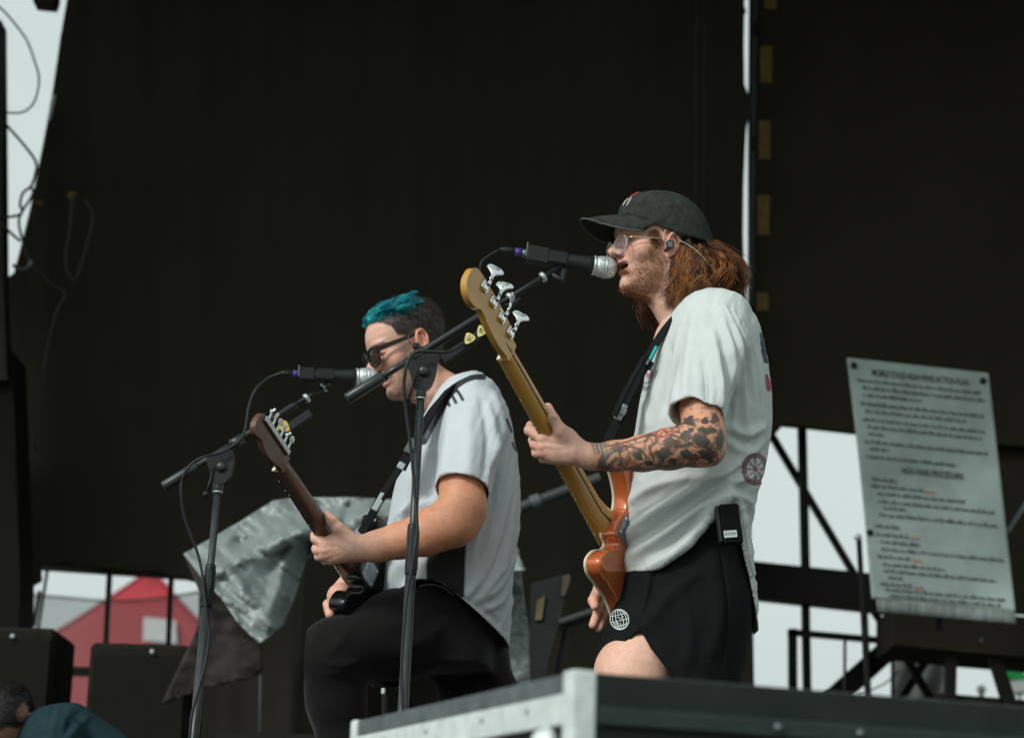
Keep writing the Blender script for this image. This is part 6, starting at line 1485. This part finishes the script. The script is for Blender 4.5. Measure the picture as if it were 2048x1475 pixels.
c = crease_shade(c, p, fm, [[(652, 1088), (670, 1090), (692, 1096)], [(654, 1104), (676, 1106), (700, 1108)], [(712, 1080), (709, 1098), (713, 1116)], [(680, 1066), (692, 1080), (706, 1088)], [(880, 1010), (884, 1040), (900, 1062)]], SKG, 2.6, .22)
body.add(v, f, c)
# picking arm behind the guitar body
limb(body, [at(935, 830, .70), at(800, 1080, .78), at(720, 1150, .56), at(690, 1180, .42)], [.058, .048, .036, .03], .004, SKG)
def rh(P, d):
    d = smin(d, ell(P, at(682, 1193, .37), (.034, .04, .034)), .014)
    for i, (x, y) in enumerate(((656, 1216), (658, 1226), (664, 1234), (672, 1240))): d = smin(d, chain(P, [at(676, 1196 + 4 * i, .36), at(x, y - 8, .30 + .012 * i), at(x + 4, y + 12, .28 + .012 * i)], [.0125, .0122, .0098], .003), .005)
    return d
limb(body, [at(696, 1176, .44), at(686, 1188, .39)], [.027, .026], .003, SKG * V(1.02, .93, .88), extra=rh, pad=.10)
limb(body, [at(945, 860, .5), at(920, 1100, .5), at(915, 1220, .5)], [.10, .12, .11], .012, SKG)
body.build('body', M_skin, gp)

# ---- jersey
ROWS = [(752, 930, 966, .05), (762, 905, 985, .12), (780, 884, 1000, .17), (810, 862, 1014, .20), (850, 842, 1026, .215), (890, 822, 1034, .215), (940, 800, 1040, .212), (990, 787, 1043, .208), (1040, 777, 1042, .205), (1090, 766, 1036, .205), (1140, 758, 1031, .205), (1190, 756, 1028, .20), (1240, 756, 1024, .195), (1310, 756, 1018, .19)]
tor = loft_field(ROWS, .5)
hemn = poly_field([(650, 600), (1200, 600), (1200, 1300), (1030, 1290), (1013, 1272), (985, 1250), (940, 1212), (905, 1184), (880, 1166), (838, 1160), (800, 1176), (748, 1202), (650, 1230)], .33)
hemf = poly_field([(650, 600), (1200, 600), (1200, 1180), (1022, 1190), (905, 1190), (748, 1185), (650, 1200)], .6)
SA, SBn = at(958, 838, .33), at(925, 978, .222); sdir = nrm(SBn - SA)
def sleeve(P, cut=True):
    qq = P - SA; t = qq @ sdir; L = np.linalg.norm(SBn - SA); tt = np.clip(t / L, 0, 1.15)
    e1 = nrm(V(1, 0, 0) - sdir * sdir[0]); e2 = np.cross(sdir, e1); a = .078 - .010 * tt; b = .076 - .006 * tt
    d = (np.hypot((qq @ e1) / a, (qq @ e2) / b) - 1) * b; d = np.where(t < 0, np.linalg.norm(qq, axis=1) - .077, d)
    return np.maximum(d, t - L + (.16 * np.abs((qq @ e1)) ** 1 * .4 - .010 if cut else -.05))
fars = [at(955, 838, .67), at(900, 1000, .78)]
def solid(P, cut):
    d = smin(tor(P), sleeve(P, cut), .02); s2 = caps(P, fars[0], fars[1], .076, .07)
    if cut: s2 = np.maximum(s2, (P - fars[1]) @ nrm(fars[1] - fars[0]))
    return smin(d, s2, .02)
neckh = (at(846, 778, .49), at(955, 788, .50))
vneck = (at(868, 800, .47), at(840, 862, .46))
def jersey_fn(P):
    o = solid(P, True); i = solid(P, False) + .0065; d = np.maximum(o, -i)
    d = np.maximum(d, np.where(P[:, 1] < .60, hemn(P), hemf(P)))
    d = np.maximum(d, -caps(P, neckh[0], neckh[1], .075, .073)); return np.maximum(d, -caps(P, vneck[0], vneck[1], .06, .012))
lo, hi = at(740, 1320, .5), at(1065, 735, .5); lo[1], hi[1] = .12, .88
v, f = mesh_sdf(jersey_fn, lo - V(.02, 0, .02), hi + V(.02, 0, .02), .0036, margin=1.7); v = relax(v, f, 2, .5); n = vnormals(v, f)
outer = (np.clip(1 - np.abs(solid(v, True)) / .0045, 0, 1) > .25).astype(float)
FG = [([(1010, 850), (985, 930), (970, 1010), (950, 1080), (940, 1150)], 7, 8), ([(1022, 880), (1000, 960), (985, 1040), (962, 1120), (940, 1180)], 8, 8), ([(1030, 930), (1012, 1010), (990, 1090), (960, 1160), (930, 1195)], 8, 9), ([(1036, 980), (1020, 1060), (1000, 1130), (960, 1190)], 8, 9),
      ([(1034, 1050), (1020, 1110), (990, 1165), (950, 1205)], 7, 8), ([(1030, 1110), (1010, 1160), (970, 1200)], 7, 8), ([(1026, 1160), (1006, 1200), (965, 1222)], 6, 8), ([(1016, 865), (993, 945), (978, 1025)], -4, 5), ([(1026, 905), (1006, 985), (987, 1065)], -4, 5), ([(1033, 955), (1016, 1035), (995, 1110)], -4, 5), ([(1030, 1080), (1010, 1140), (970, 1188)], -4, 5),
      ([(905, 800), (895, 870), (884, 960)], 5, 12), ([(935, 800), (940, 880), (935, 960)], 4, 14), ([(975, 810), (990, 870), (985, 940)], 6, 9), ([(960, 790), (975, 860), (972, 950)], -4, 8), ([(990, 790), (1010, 850), (1012, 890)], 5, 8), ([(868, 900), (862, 960), (858, 1000)], -6, 9), ([(985, 900), (985, 960), (975, 1000)], -7, 7),
      ([(850, 880), (842, 930), (838, 980)], 5, 10), ([(830, 930), (815, 980), (806, 1040)], 4, 12), ([(860, 1000), (820, 1020), (786, 1040)], 5, 9), ([(845, 1030), (810, 1045), (780, 1060)], 4, 8), ([(800, 1120), (785, 1150), (775, 1185)], 4, 10), ([(830, 1115), (815, 1140), (800, 1170)], -4, 8), ([(915, 1190), (960, 1215), (1010, 1250)], -3, 5)]
v = add_folds(v, n, FG, outer, 1.8); p = pix(v); nz = vnoise(v, 2, 26.) * .6 + vnoise(v, 4, 60.) * .4; v = v + n * (nz * .0012 * outer)[:, None]
wrk = lambda A, B, a, s: np.abs(vnoise(np.stack([(p[:, 0] * math.cos(a) + p[:, 1] * math.sin(a)) / A, (-p[:, 0] * math.sin(a) + p[:, 1] * math.cos(a)) / B, p[:, 0] * 0 + s], -1), s))
bk = soft(p[:, 0], 900, 1000); v = v - n * ((.0040 * wrk(90, 15, 2.0, 3) + .0022 * wrk(45, 8, 1.95, 5)) * bk * outer + .0022 * wrk(26, 60, .1, 7) * (1 - bk) * outer)[:, None]
h1, _ = seg_dist2(p, np.array([(905, 1177), (940, 1204), (985, 1241), (1012, 1262)])); h2, _ = seg_dist2(p, spline([(874, 980, 0), (900, 967, 0), (925, 960, 0), (950, 964, 0), (973, 974, 0)], 4)[:, :2])
v = v - n * (.0018 * np.exp(-(np.minimum(h1, h2) / 2.0) ** 2) * outer)[:, None]
v = relax(v, f, 1, .45); c = np.tile(V(.51, .562, .59), (len(v), 1)); BLK = V(.014, .015, .015)
side = region_w(p, np.array([(858, 1090), (935, 1060), (931, 1120), (929, 1195), (900, 1200), (853, 1180), (852, 1130)], float), 2); c = mixc(c, BLK, side * (n[:, 1] < .2) * outer)
pn = p
def jline(pts, w, col=BLK, k=.97):
    global c
    d, _ = seg_dist2(pn, spline(np.array([(x, y, 0) for x, y in pts], float), 6)[:, :2]); c = mixc(c, col, (1 - soft(d, w * .5, w * .5 + 1.4)) * k * (n[:, 1] < .35))
for xa, ya, xb, yb in ((889, 793, 898, 810), (898, 783, 911, 804), (909, 774, 925, 798)): jline([(xa, ya), ((xa + xb) / 2 + 1, (ya + yb) / 2), (xb, yb)], 4.8)
for xy, w_ in (([(846, 880), (858, 856), (872, 830), (886, 804)], 17), ([(880, 812), (894, 792), (908, 775)], 14), ([(905, 778), (922, 764), (945, 754), (968, 752)], 10)): jline(xy, w_)
for i in range(0): jline([(897 + i * 11, 779 - i * 4), (901 + i * 11, 771 - i * 1), (899 + i * 11, 786 + i * 2), (891 + i * 14, 800 - i * 4)][:1] + [(901 + i * 11 - 2, 782 - i * 2), (890 + i * 13.5, 803 - i * 5)], 4.6)
dc = np.abs(np.minimum(caps(v, neckh[0], neckh[1], .075, .073), caps(v, vneck[0], vneck[1], .06, .012))); c = mixc(c, BLK, (1 - soft(dc, .017, .0195)) * (p[:, 1] < 900))
jline([(1016, 838), (1024, 862)], 4, V(.05, .055, .09)); jline([(1028, 885), (1034, 900)], 4, V(.05, .03, .05)); jline([(856, 862), (852, 874)], 6, V(.08, .10, .13))
jr = mk('jersey', v, f, M_poly, gp, True, colors=c)
gc = MB(); nd = nrm(vneck[1] - vneck[0])
# ---- trousers
TR = loft_field([(1150, 790, 980, .15), (1180, 785, 985, .155), (1210, 790, 988, .16), (1250, 800, 990, .165), (1300, 830, 985, .17), (1340, 850, 985, .17)], .5, 2.4)
LEGN = [at(895, 1256, .47), at(800, 1268, .38), at(674, 1304, .30), at(665, 1316, .30), at(672, 1400, .32), at(690, 1500, .34), at(712, 1640, .36)]; LR = [.100, .104, .078, .076, .066, .060, .052]
LEGF = [at(920, 1270, .60), at(965, 1420, .63), at(980, 1560, .66), at(1000, 1760, .68), at(1010, 1925, .70)]; LFR = [.095, .098, .078, .064, .055]
def trousers(P): return smin(smin(TR(P), chain(P, LEGN, LR, .03), .04), chain(P, LEGF, LFR, .03), .04)
lo, hi = at(590, 1945, .5), at(1050, 1110, .5); lo[1], hi[1] = .12, .92; lo[2] = .02
v, f = mesh_sdf(trousers, lo, hi, .0055); v = relax(v, f, 2, .5); n = vnormals(v, f)
v = add_folds(v, n, [([(700, 1255), (680, 1285), (650, 1310)], 4, 9), ([(640, 1325), (680, 1330), (720, 1320)], 5, 8), ([(645, 1345), (690, 1345)], 4, 8), ([(860, 1210), (820, 1240), (760, 1250)], 5, 12), ([(900, 1230), (860, 1270), (800, 1300)], 6, 14), ([(840, 1180), (880, 1188), (920, 1205)], 3, 6)])
tr_ = mk('trousers', v, f, M_pants, gp)
MB().tube(spline([at(838, 1172, .305), at(860, 1168, .30), at(885, 1174, .30), at(908, 1190, .31)], 5), .0022, 6).build('belt_edge', mat('belt_black', (.03, .034, .034), .4), tr_)
for a, b in ((LEGN[-1], .30), (LEGF[-1], .0)):
    g0 = V(a[0], a[1], max(a[2] - .07, 0) if b else 0)
    vv, ff = mesh_sdf(lambda P: np.maximum(smin(chain(P, [g0 + V(.05, 0, .04), g0 + V(-.08, 0, .035), g0 + V(-.17, 0, .03)], [.045, .045, .038], .02), caps(P, g0 + V(.03, 0, .04), g0 + V(.03, 0, .12), .045, .05), .02), g0[2] + .002 - P[:, 2]), g0 - V(.24, .07, .01), g0 + V(.12, .07, .18), .006)
    mk('shoe', vv, ff, M_rubber, gp)
    if b and g0[2] > .03:
        rs = thing('foot_riser', 'low black riser box under the guitarist\'s raised foot', 'box', V(g0[0] - .05, g0[1], 0)); MB().box(V(g0[0] - .05, g0[1], g0[2] / 2), (.45, .35, g0[2]), bev=.01).build('box_shell', M_wall, rs, False)
# ---- sunglasses
M_tort = mat('dark_tortoise', (.022, .016, .010), .3, var=.6, vscale=70, spec=.25); M_dlens = mat('amber_dark_lens', (.022, .014, .008), .08, spec=.5, alpha=.93)
gq = HG.px(751, 712, .035); gf, gu = .1195, gq[1]
gl = MB()
for s in (1, -1): gl.tube([HG.w(gf - .22 * .027 * math.cos(t), gu + .0235 * math.sin(t) * (1 if math.sin(t) < 0 else .9), s * (.034 + .027 * math.copysign(abs(math.cos(t)) ** .72, math.cos(t)))) for t in np.linspace(0, 2 * math.pi, 36)], .0034, 8)
gl.tube([HG.w(gf + .001, gu + .006, .010), HG.w(gf + .005, gu + .010, 0), HG.w(gf + .001, gu + .006, -.010)], .0028, 8)
so3 = gl.build('sunglasses', M_tort, gp)
for s in (1, -1):
    ring = [HG.w(gf - .001 - .22 * .026 * math.cos(t), gu + .0225 * math.sin(t), s * (.034 + .026 * math.cos(t))) for t in np.linspace(0, 2 * math.pi, 32)[:-1]]
    mk('lens', ring + [HG.w(gf + .003, gu, s * .034)], [(i, (i + 1) % 31, 31) for i in range(31)], M_dlens, so3)
    a_, b_ = HG.px(757, 697, .066), HG.px(832, 668, .080)
    vv, ff = ribbon([HG.w(gf - .003, gu + .012, s * .060), HG.w(a_[0], a_[1], s * .067), HG.w((a_[0] + b_[0]) / 2, (a_[1] + b_[1]) / 2, s * .076), HG.w(b_[0], b_[1], s * .080)], [HG.U] * 4, [.015, .013, .011, .008], .0022)
    mk('temple', vv, ff, M_tort, so3, 'edge')
# ---- in-ear monitor
eq = HG.px(834, 692, .084)
io = MB().lathe(HG.w(eq[0], eq[1], .076), HG.L + HG.F * .2, [(0, .006), (.004, .0095), (.010, .0095), (.013, .007), (.014, .003)], 16).build('earpiece', MATS['earpiece_black'], gp)
MB().tube(spline([HG.w(eq[0] + .004, eq[1] + .004, .088), HG.w(eq[0] + .016, eq[1] + .012, .086), HG.w(eq[0] + .012, eq[1] + .030, .083), HG.w(eq[0] - .006, eq[1] + .038, .080), HG.w(eq[0] - .022, eq[1] + .026, .078)], 5), .0016, 6).build('ear_wire', mat('dark_wire', (.05, .055, .05), .4), io)
# ---- hair: short brown sides, longer blue dyed top swept up and back
S_ = Skin(); ql = HG.loc(hV); top = soft(ql[:, 1], .080, .102) * hW; sides = hW * (1 - top * .6)
BR = [V(.035, .026, .018), V(.06, .044, .031), V(.022, .017, .012)]
v1, f1, c1 = short_hairs(hV, hN, sides, 9000, .010, .00055, -HG.U * .7 - HG.F * .6, BR, 21, lift=.25); S_.add(v1, f1, c1)
cr = top * soft(ql[:, 0], -.06, -.02); TE = [V(.01, .26, .31), V(.015, .36, .40), V(.006, .14, .18), V(.03, .44, .46)]
v2, f2, c2 = short_hairs(hV, hN, top, 2600, .016, .0006, -HG.F * .8 + HG.U * .3, BR, 22, lift=.4, pts=6, clump=.6); S_.add(v2, f2, c2)
fr_ = hW * soft(ql[:, 1], .066, .090) * soft(ql[:, 0], -.035, .015)
L_ = (.020 + .016 * soft(ql[:, 0], -.02, .09)) * (1 + .5 * vnoise(hV, 77, 60.))
v3, f3, c3 = short_hairs(hV, hN, fr_, 2200, L_ * .6, .0006, HG.U * .4 - HG.F * .6, TE, 23, lift=.8, pts=7, clump=.9); S_.add(v3, f3, c3)
gr_ = np.random.default_rng(5); cand = np.flatnonzero(fr_ > .5); TR_ = []
for i in range(110):
    r0 = hV[cand[gr_.integers(0, len(cand))]]; k = gr_.uniform(.7, 1.25); fl = HG.loc(r0)[0]; fw = soft(np.array([fl]), .03, .09)[0]
    sd = HG.L * gr_.normal(0, .006); TR_.append(([r0 - HG.U * .002, r0 + HG.U * (.003 + .008 * fw) * k + HG.F * .006 * fw + sd, r0 + HG.U * (.004 + .012 * fw) * k - HG.F * .004 + sd * 2, r0 + HG.U * (.004 + .012 * fw) * k - HG.F * (.014 + .006 * fw) * k + sd * 3, r0 + HG.U * (.003 + .010 * fw) * k - HG.F * .026 * k + sd * 3], .0012, .0020, TE[gr_.integers(0, 4)] * gr_.uniform(.7, 1.15)))
rg = gr_; tp_, tr2, tc_ = clumps(TR_, 26, 12); tv, tf = strands_mesh(tp_, tr2 * .95); S_.add(tv, tf, np.repeat(tc_, 12 * 3, axis=0))
v4, f4, c4 = short_hairs(hV, hN, fr_ * soft(ql[:, 0], .03, .08), 700, .022, .0006, HG.F * .25 + HG.U * .9, TE, 24, lift=.6, pts=7, clump=.9); S_.add(v4, f4, c4)
v5, f5, c5 = short_hairs(hV, hN, stub, 4200, .0036, .00042, V(.2, 0, -1.), [V(.10, .06, .04), V(.16, .09, .05)], 25, lift=.5); S_.add(v5, f5, c5)
S_.build('hair', M_hair, gp)

# ------------------------------------------------------------------ person bending over at the lower left
op = thing('person', 'person in dark teal shirt bending down beside the speaker cabinets', 'person', at(120, 1750, 1.5) * V(1, 1, 0))
Yo = 1.5; HO = Frame(22, 1448, Yo, 60, 50); HO.ear = V(0,0,0); SKO = V(.30, .16, .10)
def ofn(P):
    qv = HO.loc(P); d, qs = head_field(qv); d = mouth(d, qs, .0); d = smin(d, caps(P, HO.w(-.02, -.03, 0), at(95, 1465, Yo + .02), .055, .06), .02)
    for s in (1, -1): d = smin(d, ear_field(qv, s), .005)
    return d
v, f = mesh_sdf(ofn, HO.O - V(.2, .2, .2), HO.O + V(.22, .2, .2), .0045); q_ = HO.loc(v)
line = np.interp(q_[:, 0], [-.1, -.03, 0, .05, .07], [-.08, -.06, .01, .03, .06]); hw_ = soft(q_[:, 1] - line, -.004, .008); c = mixc(np.tile(SKO, (len(v), 1)), V(.012, .011, .010), hw_ * (np.abs(q_[:, 2]) < .073)); S = Skin(); S.add(v, f, c)
limb(S, [at(130, 1560, Yo - .16), at(90, 1640, Yo - .2), at(40, 1740, Yo - .15)], [.045, .04, .03], .008, SKO); limb(S, [at(130, 1475, Yo + .2), at(90, 1620, Yo + .22), at(40, 1740, Yo + .15)], [.05, .042, .03], .008, SKO)
S.build('body', M_skin, op)
hv, hn = v, vnormals(v, f); v1, f1, c1 = short_hairs(hv, hn, hw_ * (np.abs(q_[:, 2]) < .074), 2600, .018, .0009, -HO.F - HO.U * .4, [V(.012, .011, .010), V(.02, .018, .016)], 31, lift=.35); mk('hair', v1, f1, mat('dark_hair', rough=.8, vcol=True, spec=.05), op, True, colors=c1)
def oshirt(P):
    d = chain(P, [at(70, 1478, Yo), at(120, 1494, Yo + .01), at(185, 1548, Yo + .03), at(235, 1650, Yo + .05)], [.070, .120, .130, .13], .05)
    d = smin(d, caps(P, at(120, 1480, Yo - .12), at(95, 1590, Yo - .2), .07, .06), .03); d = smin(d, caps(P, at(120, 1480, Yo + .16), at(95, 1590, Yo + .22), .07, .06), .03)
    return d
lo, hi = at(20, 1720, Yo), at(330, 1380, Yo); lo[1], hi[1] = Yo - .32, Yo + .36
v, f = mesh_sdf(oshirt, lo, hi, .006); n = vnormals(v, f)
v = add_folds(v, n, [([(100, 1410), (92, 1440), (80, 1470)], 8, 7), ([(122, 1408), (112, 1440), (104, 1475)], 8, 7), ([(140, 1410), (128, 1445), (122, 1475)], 7, 6), ([(165, 1420), (140, 1445), (120, 1475)], -9, 8), ([(180, 1430), (160, 1450), (135, 1475)], 8, 7)])
mk('shirt', v, f, mat('dark_teal_cotton', (.018, .040, .047), .95, spec=.05, var=.15, vscale=30), op)
limbs = MB(); vv, ff = mesh_sdf(lambda P: smin(chain(P, [at(262, 1640, Yo - .05), V(at(250, 1640, Yo)[0] + .05, Yo - .1, .45), V(at(250, 1640, Yo)[0] + .1, Yo - .1, .06)], [.11, .085, .06], .03), chain(P, [at(262, 1640, Yo + .1), V(at(250, 1640, Yo)[0] + .05, Yo + .18, .45), V(at(250, 1640, Yo)[0] + .1, Yo + .18, .06)], [.11, .085, .06], .03), .03), V(at(200, 1640, Yo)[0] - .15, Yo - .3, .02), V(at(320, 1640, Yo)[0] + .35, Yo + .35, at(260, 1560, Yo)[2]), .01)
mk('trousers', vv, ff, M_pants, op)
